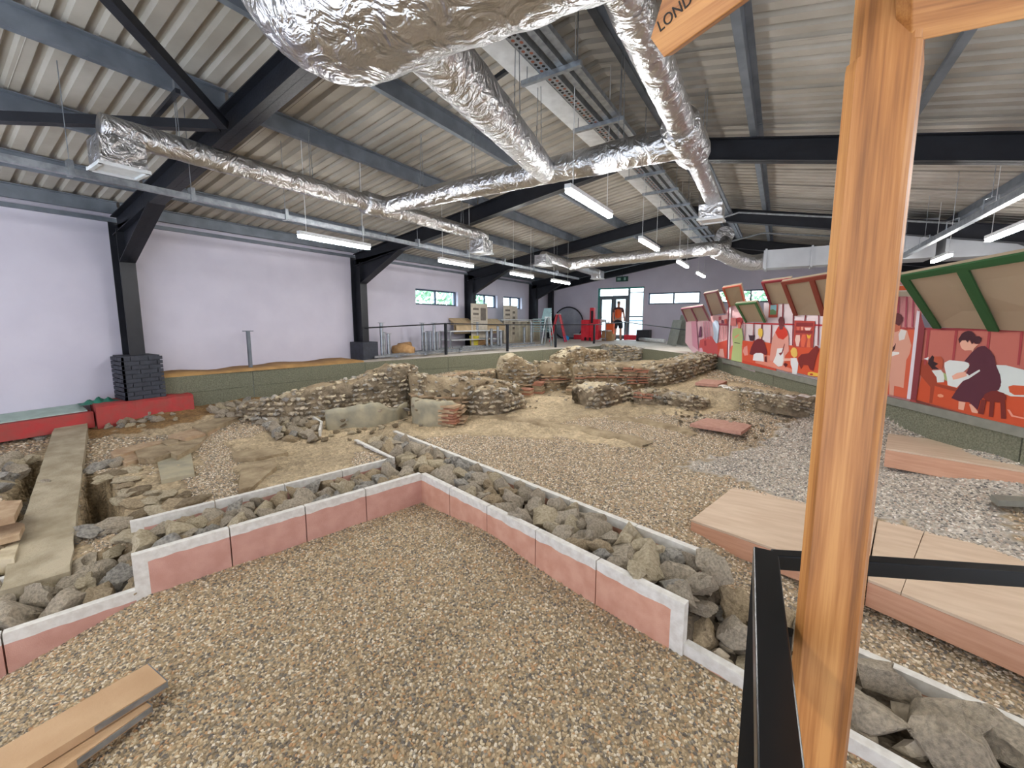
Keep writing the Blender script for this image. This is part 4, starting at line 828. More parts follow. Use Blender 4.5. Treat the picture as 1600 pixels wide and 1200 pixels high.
ruin('rubble wall running diagonally to the right, dark along its near face', [(1010,606,580),(1040,602,572),(1070,594,566),(1095,586,560),(1120,577,554)], .6, m='mortar', face='mortar_dark', dens_=420, seed=12, amp=.045, big=60)
ruin('small rough block standing alone on the gravel before the tiled wall', [(918,637,612),(935,638,606),(955,635,603),(975,630,605),(992,624,612)], .42, m='limestone', face='mortar_dark', dens_=320, seed=13, big=40)
ruin('low crumbled footing with a red tile stub right of the small block', [(990,630,612),(1020,632,614),(1050,636,618),(1080,641,624),(1100,640,630)], .4, m='mortar', face='mortar_dark', dens_=280, seed=14, amp=.05, tiles=((.0, .3, .85, 'roman_tile', .03), (.0, .3, .6, 'roman_tile', .03)))
ruin('straight low wall with a smooth cap and white stones below the right terrace', [(1085,614,603),(1130,620,606),(1180,628,612),(1230,637,619),(1275,646,626)], .16, m='white_paint', face='mortar_dark', dens_=420, seed=15, amp=.012, big=60, rs=(.02, .035))
# stacks of tiles (little pillars of the heating floor)
for i, (x, y, n_, w_, l) in enumerate(((842, 614, 6, .2, 'taller stack of thin tiles at the foot of the stumps'), (823, 619, 4, .24, 'shorter stack of thin tiles left of the taller one'), (893, 616, 4, .2, 'small tile stack under the red tile courses'), (705, 664, 8, .24, 'crumbling brick stack in front of the plinth'))):
    p = GT(x, y); t_ = thing('tile_stack', p, l, 'tile stack')
    for k in range(n_): MB().box((p.x+R.uniform(-.015, .015), p.y+R.uniform(-.015, .015), p.z+.02+k*.042), (w_, w_, .034), rz=.2+R.uniform(-.08, .08)).build('tile', R.choice(('roman_tile_buff', 'roman_tile', 'mortar')), t_)
# low weathered mortar ridges crossing the field
rg = [((705,654),(760,652),(830,662),(905,672),(960,684),(1008,698)), ((950,655),(1000,660),(1050,672),(1085,682))]
for i, l in enumerate(rg):
    mb = MB(); P = [GT(*q) for q in l]; P = dens(P, .05); t_ = thing('mortar_ridge', P[0], ['long low mortar ledge running diagonally across the gravel field', 'short low mortar ridge right of the long ledge'][i], 'mortar ledge')
    for k, p in enumerate(P):
        for (o_, z_) in ((-.05, -.03), (-.02, .028), (.16, .03), (.34, -.02)):
            q = Vector((p.x+o_*.35, p.y+o_, TZ(p.x, p.y)+z_)); nz_ = noise.noise_vector(q*7)*.035; mb.v.append(tuple(q+nz_))
    for k in range(len(P)-1):
        for j in range(3): mb.f.append((4*k+j, 4*k+j+1, 4*k+5+j, 4*k+4+j)); mb.mi.append(0)
    mb.build('ledge', 'mortar', t_, smooth=True)
scatter_px([(1000,645),(1090,640),(1170,660),(1240,650),(1260,660),(1180,700),(1080,670)], 60, .02, .045, 'loose small stones near the pink slab', 'loose small stone near the thin pink slab', RK, 'stone', 21)
scatter_px([(430,665),(640,655),(610,672),(560,690),(500,690)], 40, .02, .06, 'loose stones before the plastered wall', 'loose pale stone on the ground before the plastered wall face', RK2, 'stone', 22)
scatter_px([(700,612),(900,585),(1000,600),(900,630),(760,645)], 60, .02, .05, 'loose stones among the ruins', 'loose stone lying among the ruined walls', RK, 'stone', 23)

# ------------------------------------------------------------------ plinth under the first column, red base
c = GX(212, 590, XW+.25); py = 2.42
pl = thing('brick_plinth', (XW+.27, py, .6), 'dark painted brick plinth carrying the nearest black column on the left', 'brick plinth')
zb, zt = .74, 1.46; bh = .065; k = 0; z = zb
MB().box((XW+.29, py, (zb+zt)/2), (.50, .46, zt-zb-.02)).build('mortar_core', 'engineering_brick', pl)
while z+bh <= zt+.01:
    o = (k % 2)*.11
    for a in np.arange(-.26, .26, .225):
        s0 = max(-.26, a-o); s1 = min(.26, a-o+.215)
        if s1-s0 > .04: MB().box((XW+.545, py+(s0+s1)/2, z+bh/2), (.03, s1-s0, bh-.01)).build('brick', 'engineering_brick', pl)
    for a in np.arange(.03, .56, .225):
        s0 = max(.03, a-o); s1 = min(.56, a-o+.215)
        if s1-s0 > .04: MB().box((XW+(s0+s1)/2, py-.245, z+bh/2), (s1-s0, .03, bh-.01)).build('brick', 'engineering_brick', pl)
    z += bh+.005; k += 1
MB().box((XW+.29, 6.92, 1.25), (.5, .46, .46)).build('brick_plinth', 'engineering_brick', label='dark plinth at the foot of the second black column beside the metal posts', cat='brick plinth')
def blockpx(name, m, topq, zt, zb, **k):
    P = [G(x, y, zt) for x, y in topq]; return MB().prism(P, (0, 0, zb-zt)).build(name, m, **k)
def irregular(o, amt=.02, f=3):
    for v in o.data.vertices:
        n_ = noise.noise_vector(v.co*f+o.location)*amt; v.co += n_
a = Vector((-8.58, 1.79, 0)); b = Vector((-8.6, 3.04, 0)); a2 = Vector((XW+.02, 1.86, 0)); b2 = Vector((XW+.02, 3.04, 0))
mb = MB(); n = 16
for i in range(n+1):
    t = i/n; f = a.lerp(b, t); bk = a2.lerp(b2, t); w1 = .02*noise.noise(Vector((t*7, 0, 1)))
    for q, z in ((f, .38), (f, .71+w1), (f+(bk-f)*.12, .74+w1), (bk, .74+w1), (bk, .38)): mb.v.append((q.x+w1, q.y, z))
for i in range(n):
    for k in range(5): mb.f.append((5*i+k, 5*i+(k+1) % 5, 5*i+5+(k+1) % 5, 5*i+5+k)); mb.mi.append(0)
mb.f += [tuple(range(5)), tuple(5*n+k for k in range(5))]; mb.mi += [0, 0]
mb.build('red_footing', 'red_paint', label='red painted concrete footing under the brick plinth', cat='footing')
MB().prism([Vector((-8.75, -1.6, .36)), Vector((-8.68, 1.78, .40)), Vector((-8.68, 1.78, .64)), Vector((-8.75, -1.6, .56))], (-.42, .0, 0)).build('red_ledge', 'red_paint', label='lower red painted ledge running to the left edge of the photograph', cat='footing')
MB().prism([Vector((-8.85, -1.6, .565)), Vector((-8.78, 1.74, .645)), Vector((XW+.02, 1.74, .70)), Vector((XW+.02, -1.6, .62))], (0, 0, .015)).build('plastic_strip', 'pale_sheet', label='pale green-white plastic strip lying on the red ledge', cat='plastic sheet')
gs_ = MB(); p0 = G(160, 628, .68); rr = random.Random(4); nn_ = 14
for i in range(nn_+1):
    for j in range(7):
        x = (i/nn_-.5)*.75; y = (j/6-.5)*.28; gs_.v.append((-8.98+y, 1.93+x*.62, .73+.10*max(0, math.sin(i/nn_*3.14))*(.6+.4*math.sin(i*1.7+j))*(math.sin(j/6*3.14))))
for i in range(nn_):
    for j in range(6): gs_.f.append((7*i+j, 7*i+j+1, 7*i+8+j, 7*i+7+j)); gs_.mi.append(0)
gs_.build('plastic_sheet', 'green_sheet', smooth=True, label='crumpled dark green plastic sheet at the left of the brick plinth', cat='plastic sheet')
MB().bar(GT(-20, 674)+Vector((0, 0, .06)), GT(98, 659)+Vector((0, 0, .06)), .03, .12).build('edging_board', 'white_paint', label='thin white edging board below the red ledge at the left', cat='edging board')

# ------------------------------------------------------------------ plywood boxes
def plybox(q, zt, zb, label, joints=()):
    P = [G(x, y, zt) for x, y in q]; c = sum(P, Vector())/4; t_ = thing('plywood_box', (c.x, c.y, zb), label, 'plywood box')
    MB().prism([p+Vector((0, 0, -.02)) for p in P], (0, 0, zb-zt+.02)).build('sides', 'plywood_edge', t_)
    ts_ = [0]+list(joints)+[1]
    for t0, t1 in zip(ts_, ts_[1:]):
        e = .004; A = P[0].lerp(P[1], t0+(e if t0 else 0)); B = P[0].lerp(P[1], t1); C_ = P[3].lerp(P[2], t1); D = P[3].lerp(P[2], t0+(e if t0 else 0))
        MB().prism([A, B, C_, D], (0, 0, -.018)).build('top_board', 'plywood', t_)
    return t_
zp = .30
plybox([(1080,812),(1352,906),(1372,800),(1168,744)], zp, .12, 'large plywood box left of the wooden post, nearest corner at the gravel')
plybox([(1356,905),(1680,1036),(1900,955),(1374,797)], zp-.01, .10, 'long plywood box right of the wooden post with a joint across its top', (.2,))
plybox([(1384,700),(1680,749),(1680,714),(1388,675)], .68, .48, 'narrow plywood box on the gravel below the mural')
def pad(q, zt, th, label):
    P = [G(x, y, zt) for x, y in q]; t_ = MB().prism(P, (0, 0, -th)); return t_.build('slab', 'pink_slab', label=label, cat='slab')
mat('pink_slab', S(190, 148, 132), .9, c2=S(176, 132, 116), scale=20, bump=.4, bscale=120)
z_ = GT(1130, 665).z; pad([(1078,662),(1158,675),(1178,662),(1103,653)], z_+.045, .045, 'thin pink square slab lying in the middle of the gravel')
z_ = GT(1110, 598).z; pad([(1086,598),(1122,601),(1136,595),(1100,592)], z_+.05, .05, 'small reddish slab on the far terrace')
# hole with slab edge at the right
slab([(1548,772),(1600,776),(1620,784),(1560,782)], GT(1580, 780).z+.06, .05, 'grey_slab', 'strip_grey', label='small grey slab edge over stones at the right edge', cat='slab')
scatter_px([(1550,782),(1600,782),(1640,796),(1600,800),(1556,790)], 10, .04, .07, 'stones at the right edge', 'small buff stone below the grey slab edge at the right', FL, seed=31)

# ------------------------------------------------------------------ scaffold planks in the lower left corner
def plank(q0, q1, z, wd, th, label, bandend):
    a = G(*q0, z); b = G(*q1, z); d = (b-a).normalized(); t_ = thing('scaffold_board', (a.x, a.y, z-th), label, 'scaffold board')
    y = Vector((-d.y, d.x, 0)).normalized()
    MB().prism([a, b, b+y*wd, a+y*wd], (0, 0, -th)).build('board', 'softwood', t_)
    if bandend: MB().prism([b-d*.28+Vector((0, 0, -th*.15))-y*.003, b+Vector((0, 0, -th*.15))-y*.003+d*.003, b+Vector((0, 0, -th*.85))-y*.003+d*.003, b-d*.28+Vector((0, 0, -th*.85))-y*.003], (y*.004)).prism([b+d*.001, b+y*wd+d*.001, b+y*wd+Vector((0, 0, -th))+d*.001, b+Vector((0, 0, -th))+d*.001], d*.004).build('metal_band', 'galvanised', t_)
    return t_
plank((-150, 1318), (260, 1064), .125, .225, .042, 'upper pale scaffold board in the lower left corner with a metal end band', True)
plank((-90, 1335), (236, 1102), .075, .225, .042, 'lower scaffold board beneath the upper one, pushed slightly toward the viewer', True)

# ------------------------------------------------------------------ black railing at the right and the oak fingerpost
ZR = 1.40
rc = G(1196, 862, ZR); ra = thing('railing', (rc.x, rc.y, 0), 'glossy black square steel railing in the near right foreground', 'railing')
mat('gloss_black', S(16, 19, 22), .28, c2=S(14, 16, 19), scale=6)
cl_ = (G(1181, 866, ZR)+G(1213, 866, ZR))/2; near_ = (G(1187, 1200, ZR)+G(1255, 1200, ZR))/2; dn = (near_-cl_).normalized()
wd = (G(1187, 1200, ZR)-G(1255, 1200, ZR)).length*.96
def rbar(a, b, w_, h, nm='rail'):
    mb = MB().bar(a+Vector((0, 0, -h/2)), b+Vector((0, 0, -h/2)), w_, h); o = mb.build(nm, 'gloss_black', ra); tag(o, bevel=.003); return o
rbar(cl_-dn*.03, cl_+dn*1.6, wd, wd)
rr0 = (G(1196, 852, ZR)+G(1196, 872, ZR))/2; rr1 = (G(1600, 881, ZR)+G(1600, 897, ZR))/2; dr2 = (rr1-rr0).normalized()
rbar(rr0+dr2*.02, rr0+dr2*2.2, wd*.62, wd*.7)
for p in (cl_+Vector((0, 0, -wd)),): MB().box((p.x, p.y, (ZR-wd)/2), (wd, wd, ZR-wd)).build('post', 'gloss_black', ra)
pn = cl_+dn*1.45; MB().box((pn.x, pn.y, (ZR-wd)/2), (wd, wd, ZR-wd)).build('post', 'gloss_black', ra)
# lower rail under the near one, seen edge on at its left
rbar(cl_+Vector((0, 0, -.95)), cl_+dn*1.6+Vector((0, 0, -.95)), wd, .03, 'lower_rail')
# post
pw = .105; pd = .62
L0 = ray(1290, 502); R0 = ray(1403, 502)
pc_ = ray(1341, 502).normalized(); pc_ = EYE + pc_*1.0
fpo = thing('fingerpost', (pc_.x, pc_.y, 0), 'tall oak fingerpost with pointed sign boards, close on the right', 'signpost')
ang = math.atan2(pc_.y-EYE.y, pc_.x-EYE.x)-math.pi/2
vd = Vector((math.cos(ang), math.sin(ang), 0)); ww_ = None
def post_section(z, wl, wr, dp): # octagonal-ish section (chamfered corners), facing the viewer
    x = vd; y = Vector((-vd.y, vd.x, 0)); rot_ = -.10; x, y = x*math.cos(rot_)+y*math.sin(rot_), y*math.cos(rot_)-x*math.sin(rot_)
    c_ = .017; P = [(-wl+c_, -dp), (wr-c_*.5, -dp), (wr, -dp+c_*.5), (wr, dp), (-wl, dp), (-wl, -dp+c_)]
    return [Vector((pc_.x, pc_.y, z))+x*a+y*b for a, b in P]
hw = .0485
zs = GR(1346, 108, pc_)
lv = [(0, hw, hw), (zs-.012, hw, hw), (zs, hw-.001, hw), (zs+.001, hw-.005, hw-.002), (3.1, hw-.005, hw-.002)]
mb = MB()
for z, l, r in lv: mb.v += [tuple(p) for p in post_section(z, l, r, hw)]
for i in range(len(lv)-1):
    for k in range(6): mb.f.append((6*i+k, 6*i+(k+1) % 6, 6*i+6+(k+1) % 6, 6*i+6+k)); mb.mi.append(0)
mb.f += [tuple(range(6)), tuple(6*(len(lv)-1)+k for k in range(6))]; mb.mi += [0, 0]
po = mb.build('post', 'oak', fpo); tag(po, bevel=.0015)
# rail bracket on the post
MB().bar(pc_+Vector((0, 0, ZR-.1-EZ)) - vd*.055, pc_+Vector((0, 0, ZR-.1-EZ))-vd*.09, .03, .09).build('bracket', 'gloss_black', fpo)
# left sign board: plane facing the viewer, its pointed end toward the lower left
def boardplane(px, py, dist): d = ray(px, py).normalized(); return EYE+d*dist
s1 = boardplane(1018, 55, 1.05); s2 = boardplane(1200, -75, .96); sx_ = (s2-s1).normalized(); s3 = boardplane(1045, 92, 1.03)
nrm = sx_.cross((s3-s1)).normalized(); 
if nrm.dot(EYE-s1) < 0: nrm = -nrm
def onb(px, py): return GP(px, py, s1, nrm)
B = [onb(1018, 60), onb(1040, -6), onb(1300, -130), onb(1300, -70), onb(1130, 0), onb(1037, 90)]
B = [onb(1016, 60), onb(1040, -20), onb(1330, -190), onb(1340, -128), onb(1037, 90)]
oak_mat('oak_left', sx_)
o_ = MB().prism(B, -nrm*.03).build('sign_board', 'oak_left', fpo, label='left pointed oak sign board lettered in black'); tag(o_, bevel=.002)
mat('black_ink', S(28, 24, 20), .7)
def text(s_, origin, xd, yd, size, par, m='black_ink', ext=.0006, name='lettering', al='LEFT'):
    cu = bpy.data.curves.new(name, 'FONT'); cu.body = s_; cu.size = size; cu.extrude = ext; cu.align_x = al; cu.resolution_u = 4
    o = bpy.data.objects.new('t', cu); COL.objects.link(o); dg = bpy.context.evaluated_depsgraph_get(); me = bpy.data.meshes.new_from_object(o.evaluated_get(dg)); bpy.data.objects.remove(o)
    zd = xd.cross(yd).normalized(); yd = zd.cross(xd).normalized(); mt = Matrix(((xd.x, yd.x, zd.x, origin.x), (xd.y, yd.y, zd.y, origin.y), (xd.z, yd.z, zd.z, origin.z), (0, 0, 0, 1)))
    me.transform(mt); me.materials.clear(); me.materials.append(MC[m]); t = bpy.data.objects.new(name, me); COL.objects.link(t); adopt(t, par); return t
ta = onb(1031, 51)+nrm*.0008; tb = onb(1076, 9)+nrm*.0008; tx = (tb-ta).normalized(); ty = nrm.cross(tx)
text('LOND', ta, tx, ty, (onb(1031, 51)-onb(1022, 30)).length*1.0, o_)
r1 = boardplane(1437, 62, 1.06); r2 = boardplane(1600, 28, 1.18); r3 = boardplane(1437, -30, 1.04); n2_ = (r2-r1).cross(r3-r1).normalized()
if n2_.dot(EYE-r1) < 0: n2_ = -n2_
def onr(px, py): return GP(px, py, r1, n2_)
oak_mat('oak_right', (r2-r1).normalized())
o2 = MB().prism([onr(1425, 66), onr(1800, -12), onr(1800, -110), onr(1425, -60)], -n2_*.03).build('sign_board', 'oak_right', fpo, label='right oak sign board cut off by the top right corner'); tag(o2, bevel=.002)

# ------------------------------------------------------------------ painted mural with canopies
def mp(px, py, off=0.): return GP(px, py, MA+mn*off, mn)
mu = thing('mural_wall', ((MA+MBp)/2).xyz, 'long painted mural of house scenes in reds and pinks along the right of the pit', 'mural')
MB().prism([MA+Vector((0, 0, -.09)), MEND+Vector((0, 0, -.09)), MEND+Vector((0, 0, .10)), MA+Vector((0, 0, .10))], -mn*.055).build('base_rail', 'red_paint', mu)
INK = {}
def ink(rgb):
    n_ = 'paint_%02x%02x%02x' % rgb
    if n_ not in MC: mat(n_, S(*rgb), .8, c2=tuple(v*.97 for v in S(*rgb)), scale=4)
    return n_
layer = [0]
def art(pts, rgb, name='painted_shape', par=None, ox=0, oy=0, s=1, th=.0006, flat=True):
    layer[0] += 1; off = .003+.00022*layer[0]; P = [mp(ox+x/s, oy+y/s, off) for x, y in pts]
    return MB().prism(P, -mn*th).build(name, ink(rgb), par or mu)
def backing(pts, rgb, name='mural_panel'):
    pts = [(x, y+(9 if y > 555 and y > 560+.2298*(x-1130)-14 else 0)) for x, y in pts]
    P = [mp(x, y, 0) for x, y in pts]; return MB().prism(P, -mn*.05).build(name, ink(rgb), mu)
A8 = dict(ox=1380, oy=440, s=5.218); A5 = dict(ox=1180, oy=420, s=6.667); A4 = dict(ox=1050, oy=440, s=8)
def pts_(P, ox, oy, s): return [(ox+x/s, oy+y/s) for x, y in P]
p7 = backing(pts_([(325,375),(1900,402),(1900,1420),(265,962)], **A8), (184, 104, 92))
p6 = backing([(1290,440),(1420,440),(1424,462),(1434,482),(1421,624),(1290,594)], (196, 132, 132))
p5 = backing(pts_([(90,355),(390,350),(390,480),(740,480),(740,1150),(-20,985),(-20,565),(90,570)], **A5), (222, 206, 210))
p4 = backing(pts_([(880,512),(1040,515),(1040,1060),(870,1012)], **A4), (222, 206, 210))
p3 = backing(pts_([(720,300),(820,290),(905,512),(880,1015),(690,965)], **A4), (224, 182, 186))
p2 = backing(pts_([(480,425),(670,415),(715,300),(690,965),(560,930)], **A4), (224, 178, 180))
p1 = backing(pts_([(175,495),(480,488),(575,950),(250,875),(165,760)], **A4), (226, 188, 198))
# right scene: seated woman at a bedside
def a8(P, c, n_='painted_shape', par=None): return art(P, c, n_, par or p7, **A8)
a8([(330,700),(420,800),(1900,1000),(1900,1415),(265,962)], (194, 78, 44), 'painted_bed')
a8([(310,640),(350,640),(430,760),(440,830),(600,870),(600,900),(420,850),(400,990),(375,990),(385,860),(300,760)], (152, 62, 40), 'painted_bed')
for x in (365, 590, 860, 1125, 1400, 1700): a8([(x-4,385+x*.01),(x+18,386+x*.01),(x-8+(-8 if x>500 else -8),680),(x-34,680)] if x < 1200 else [(x-4,400),(x+22,400),(x-10,800),(x-36,800)], (160, 62, 66), 'painted_stud')
a8([(322,375),(1900,400),(1900,424),(325,394)], (152, 60, 66), 'painted_rail')
a8([(920,680),(1000,682),(1148,720),(1500,790),(1500,960),(1148,940),(1040,935),(990,915),(930,890),(960,850)], (206, 214, 212), 'painted_sheet')
a8([(365,640),(372,615),(330,630)], (225, 222, 222), 'painted_pillow')
a8([(395,725),(470,720),(500,760),(495,820),(440,822),(435,780)], (214, 216, 212), 'painted_pillow')
a8([(410,610),(470,610),(490,640),(480,715),(440,705),(415,660)], (178, 84, 58), 'painted_face')
a8([(370,640),(400,600),(415,615),(410,650),(450,670),(420,690),(455,715),(400,715),(365,670)], (52, 26, 32), 'painted_hair')
a8([(490,740),(520,760),(520,810),(500,800)], (160, 176, 120), 'painted_collar')
a8([(500,660),(540,640),(690,655),(706,690),(650,740),(700,760),(790,715),(795,730),(700,790),(640,820),(600,865),(525,845),(520,790),(498,690)], (214, 218, 216), 'painted_sheet')
a8([(615,975),(670,985),(655,1050),(612,1040)], (222, 168, 146), 'painted_leg'); a8([(700,1000),(722,1000),(772,1060),(772,1075),(722,1065)], (222, 168, 146), 'painted_leg')
a8([(660,650),(725,575),(770,535),(800,526),(830,525),(870,560),(905,610),(918,680),(952,760),(962,820),(945,880),(890,905),(830,930),(790,970),(770,1045),(700,985),(620,975),(555,950),(600,880),(650,810),(700,790),(790,730),(785,715),(700,765),(680,745),(700,690),(706,668)], (84, 38, 52), 'painted_dress')
a8([(625,500),(650,475),(700,480),(720,505),(775,512),(740,545),(728,575),(720,560),(690,560),(665,562),(640,545),(630,525)], (224, 170, 148), 'painted_face')
a8([(612,470),(640,425),(665,408),(690,402),(720,405),(742,425),(755,446),(785,446),(800,462),(798,482),(785,505),(755,508),(738,495),(722,512),(712,480),(700,478),(690,498),(672,478),(640,480),(622,504)], (66, 30, 40), 'painted_hair')
a8([(560,770),(600,745),(670,735),(682,770),(620,790),(570,800)], (226, 168, 146), 'painted_hand')
a8([(1020,855),(1060,845),(1148,850),(1200,880),(1148,925),(1070,925),(1030,900)], (196, 84, 50), 'painted_bowl')
for q in ([(800,960),(842,965),(818,1085),(770,1075)], [(870,975),(907,975),(895,1105),(860,1100)], [(955,970),(992,965),(1002,1122),(960,1117)], [(812,945),(830,915),(880,892),(930,892),(985,910),(1002,935),(1000,962),(940,985),(850,978)]): a8(q, (112, 38, 32), 'painted_stool')
a8([(1010,1042),(1030,1045),(1060,1090),(1148,1110),(1148,1060),(1500,1140),(1500,1190),(1045,1100)], (222, 150, 130), 'painted_paper')
a8([(445,920),(470,915),(492,928),(490,942),(462,945),(442,935)], (226, 150, 118), 'painted_handle')
# narrow scene beside the post
def a6(P, c, n_='painted_shape'): return art(P, c, n_, p6, **A8)
a6([(-400,20),(205,28),(235,122),(-400,110)], (214, 212, 208), 'painted_wall'); a6([(-400,44),(205,32),(214,70),(-400,84)], (204, 92, 52), 'painted_beam'); a6([(-400,90),(220,78),(235,120),(-400,130)], (176, 164, 146), 'painted_beam')
for x in (120, 185, 240): a6([(x,125),(x+14,125),(x+2,370),(x-12,370)], (166, 76, 92), 'painted_stud')
a6([(-400,360),(262,375),(262,390),(-400,376)], (160, 62, 62), 'painted_rail'); a6([(-400,390),(255,390),(216,960),(-400,820)], (200, 90, 62), 'painted_floor')
a6([(75,400),(150,385),(195,400),(230,520),(215,590),(188,640),(165,868),(120,855),(50,842),(40,640),(20,560)], (206, 150, 130), 'painted_robe')
a6([(125,430),(145,390),(190,400),(172,470),(130,482)], (206, 200, 196), 'painted_sleeve'); a6([(78,330),(105,340),(145,360),(130,402),(95,412),(78,390)], (180, 98, 74), 'painted_face')
a6([(85,270),(120,255),(150,275),(160,315),(130,362),(100,345),(82,332)], (88, 40, 44), 'painted_hair'); a6([(20,600),(60,570),(130,575),(130,590),(60,612)], (222, 218, 214), 'painted_dish'); a6([(50,535),(85,530),(104,500),(95,550),(75,572),(50,570)], (70, 34, 36), 'painted_jug')
a6([(50,840),(90,845),(84,930),(48,925)], (206, 150, 130), 'painted_leg')
art([(275,235),(300,242),(222,960),(192,955)], (214, 206, 214), 'painted_post', mu, **A8); art([(300,242),(338,372),(268,966),(222,960)], (128, 52, 58), 'painted_post', mu, **A8)
# kitchen scene
def a5(P, c, n_='painted_shape'): return art(P, c, n_, p5, **A5)
a5([(-20,745),(170,775),(340,795),(740,835),(740,1150),(-20,985)], (206, 82, 50), 'painted_floor'); a5([(-20,880),(160,905),(150,950),(385,1045),(385,1085),(-20,975)], (222, 138, 118), 'painted_table')
a5([(-20,562),(740,580),(740,598),(-20,576)], (176, 44, 50), 'painted_rail')
for x, y0, y1 in ((70,575,740),(168,585,780),(288,355,600),(395,480,800),(522,484,545),(660,484,800)): a5([(x-4,y0),(x+7,y0),(x-1,y1),(x-12,y1)], (132, 40, 52), 'painted_stud')
a5([(145,368),(234,362),(232,506),(136,508)], (168, 74, 58), 'painted_window'); a5([(160,378),(222,374),(218,478),(152,478)], (118, 162, 172), 'painted_window'); a5([(155,430),(185,420),(218,440),(218,478),(152,478)], (96, 130, 92), 'painted_window')
a5([(410,538),(622,545),(600,822),(394,815)], (172, 66, 58), 'painted_cabinet'); a5([(422,640),(600,645),(596,675),(420,668)], (132, 44, 46), 'painted_cabinet'); a5([(428,560),(606,562),(602,600),(426,598)], (132, 44, 46), 'painted_cabinet')
a5([(430,605),(465,605),(458,640),(436,640)], (206, 100, 80), 'painted_pot'); a5([(476,604),(502,604),(498,640),(480,640)], (222, 150, 128), 'painted_pot'); a5([(512,612),(585,612),(570,642),(525,642)], (230, 196, 190), 'painted_pot')
a5([(425,690),(465,690),(468,740),(452,808),(430,808),(414,740)], (228, 190, 180), 'painted_pot'); a5([(490,685),(525,685),(530,740),(510,815),(480,812),(474,740)], (212, 96, 70), 'painted_pot'); a5([(545,690),(580,690),(570,740),(575,820),(535,818),(545,740)], (214, 110, 74), 'painted_pot'); a5([(536,682),(550,690),(560,700),(572,688),(582,686),(572,724),(545,724)], (224, 176, 60), 'painted_flower')
a5([(215,645),(270,625),(330,640),(348,700),(350,860),(312,905),(296,1005),(235,1020),(190,960),(150,955),(160,840),(180,720)], (214, 150, 136), 'painted_robe'); a5([(240,600),(298,600),(335,650),(342,690),(292,738),(240,722),(208,662)], (204, 60, 44), 'painted_shawl')
a5([(240,535),(252,505),(270,497),(292,508),(302,535),(298,580),(286,632),(254,632),(245,575)], (112, 52, 56), 'painted_head')
a5([(230,830),(290,826),(296,950),(280,1012),(240,1020),(185,972),(215,905)], (222, 222, 222), 'painted_cloth'); a5([(245,880),(275,870),(305,775),(308,790),(285,880),(262,905)], (116, 40, 44), 'painted_knife')
a5([(290,990),(318,980),(340,996),(318,1028)], (96, 28, 30), 'painted_bowl')
a5([(445,930),(480,890),(555,880),(600,830),(630,800),(655,810),(664,850),(645,900),(625,970),(605,1065),(570,1050),(550,1005),(500,1000),(478,1045),(452,990)], (124, 40, 36), 'painted_dog')
a5([(365,930),(430,928),(448,985),(442,1050),(430,1102),(385,1095),(385,1040),(370,1000)], (220, 220, 222), 'painted_tunic'); a5([(290,932),(370,932),(372,960),(300,962)], (226, 168, 150), 'painted_arm'); a5([(368,855),(385,825),(405,818),(430,835),(440,880),(435,910),(405,928),(375,898)], (224, 184, 96), 'painted_hair')
a5([(550,1080),(580,1072),(640,1085),(740,1100),(740,1130),(640,1120),(560,1115),(545,1100)], (226, 180, 70), 'painted_basket'); a5([(568,1092),(592,1088),(605,1100),(592,1110),(570,1106)], (180, 60, 40), 'painted_basket')
a5([(-10,740),(50,735),(90,760),(120,850),(112,920),(80,905),(-10,905)], (110, 34, 40), 'painted_dress') if 0 else None
# dark robed figure and green lady
def a4(P, c, n_='painted_shape', par=None): return art(P, c, n_, par or p4, **A4)
a4([(885,512),(1250,528),(1250,538),(885,524)], (176, 44, 50), 'painted_rail')
for x, y1 in ((912, 735), (1018, 740), (1120, 600)): a4([(x-3,522),(x+5,522),(x-1,y1),(x-9,y1)], (140, 48, 56), 'painted_stud')
a4([(880,735),(1040,752),(1040,1062),(870,1014)], (210, 84, 56), 'painted_floor'); a4([(878,985),(1300,1090),(1300,1120),(870,1018)], (200, 70, 48), 'painted_floor'); a4([(900,820),(940,800),(950,920),(905,925),(885,870)], (224, 150, 140), 'painted_jar')
a4([(955,660),(968,672),(1020,672),(1036,672),(1008,742),(972,738)], (66, 40, 52), 'painted_bowl')
a4([(1030,740),(1070,715),(1100,712),(1145,735),(1180,850),(1188,895),(1172,922),(1110,885),(1060,900),(1040,912),(1000,918),(968,905),(990,820)], (112, 36, 44), 'painted_robe')
a4([(1088,660),(1112,660),(1116,715),(1084,715)], (230, 176, 150), 'painted_face'); a4([(1075,600),(1100,580),(1130,596),(1134,640),(1125,690),(1095,690),(1075,660)], (228, 190, 80), 'painted_hair'); a4([(1020,912),(1050,892),(1110,892),(1142,905),(1148,1000),(1010,985)], (226, 226, 230), 'painted_pot'); a4([(1160,935),(1180,930),(1182,1005),(1160,1000)], (110, 34, 40), 'painted_jar')
a3 = lambda P, c, n_: a4(P, c, n_, p3)
a3([(745,800),(885,800),(880,1012),(694,965),(700,880)], (216, 112, 92), 'painted_floor'); a3([(710,450),(800,455),(800,555),(708,548)], (206, 120, 118), 'painted_shelf')
a3([(760,595),(800,578),(868,582),(890,700),(872,800),(872,1008),(738,985),(762,790),(752,680)], (176, 190, 128), 'painted_dress'); a3([(780,690),(835,655),(840,668),(790,712)], (220, 150, 120), 'painted_arm'); a3([(778,760),(850,768),(848,776),(780,768)], (52, 44, 44), 'painted_belt')
a3([(820,500),(860,512),(852,585),(826,585)], (218, 122, 98), 'painted_face'); a3([(808,455),(850,448),(884,455),(878,500),(870,545),(850,510),(830,505),(820,545),(808,500)], (160, 48, 54), 'painted_hair')
a3([(703,300),(718,300),(700,966),(682,962)], (122, 52, 70), 'painted_post') ; a3([(718,302),(738,302),(712,968),(698,966)], (230, 222, 226), 'painted_post')
a2 = lambda P, c, n_: a4(P, c, n_, p2)
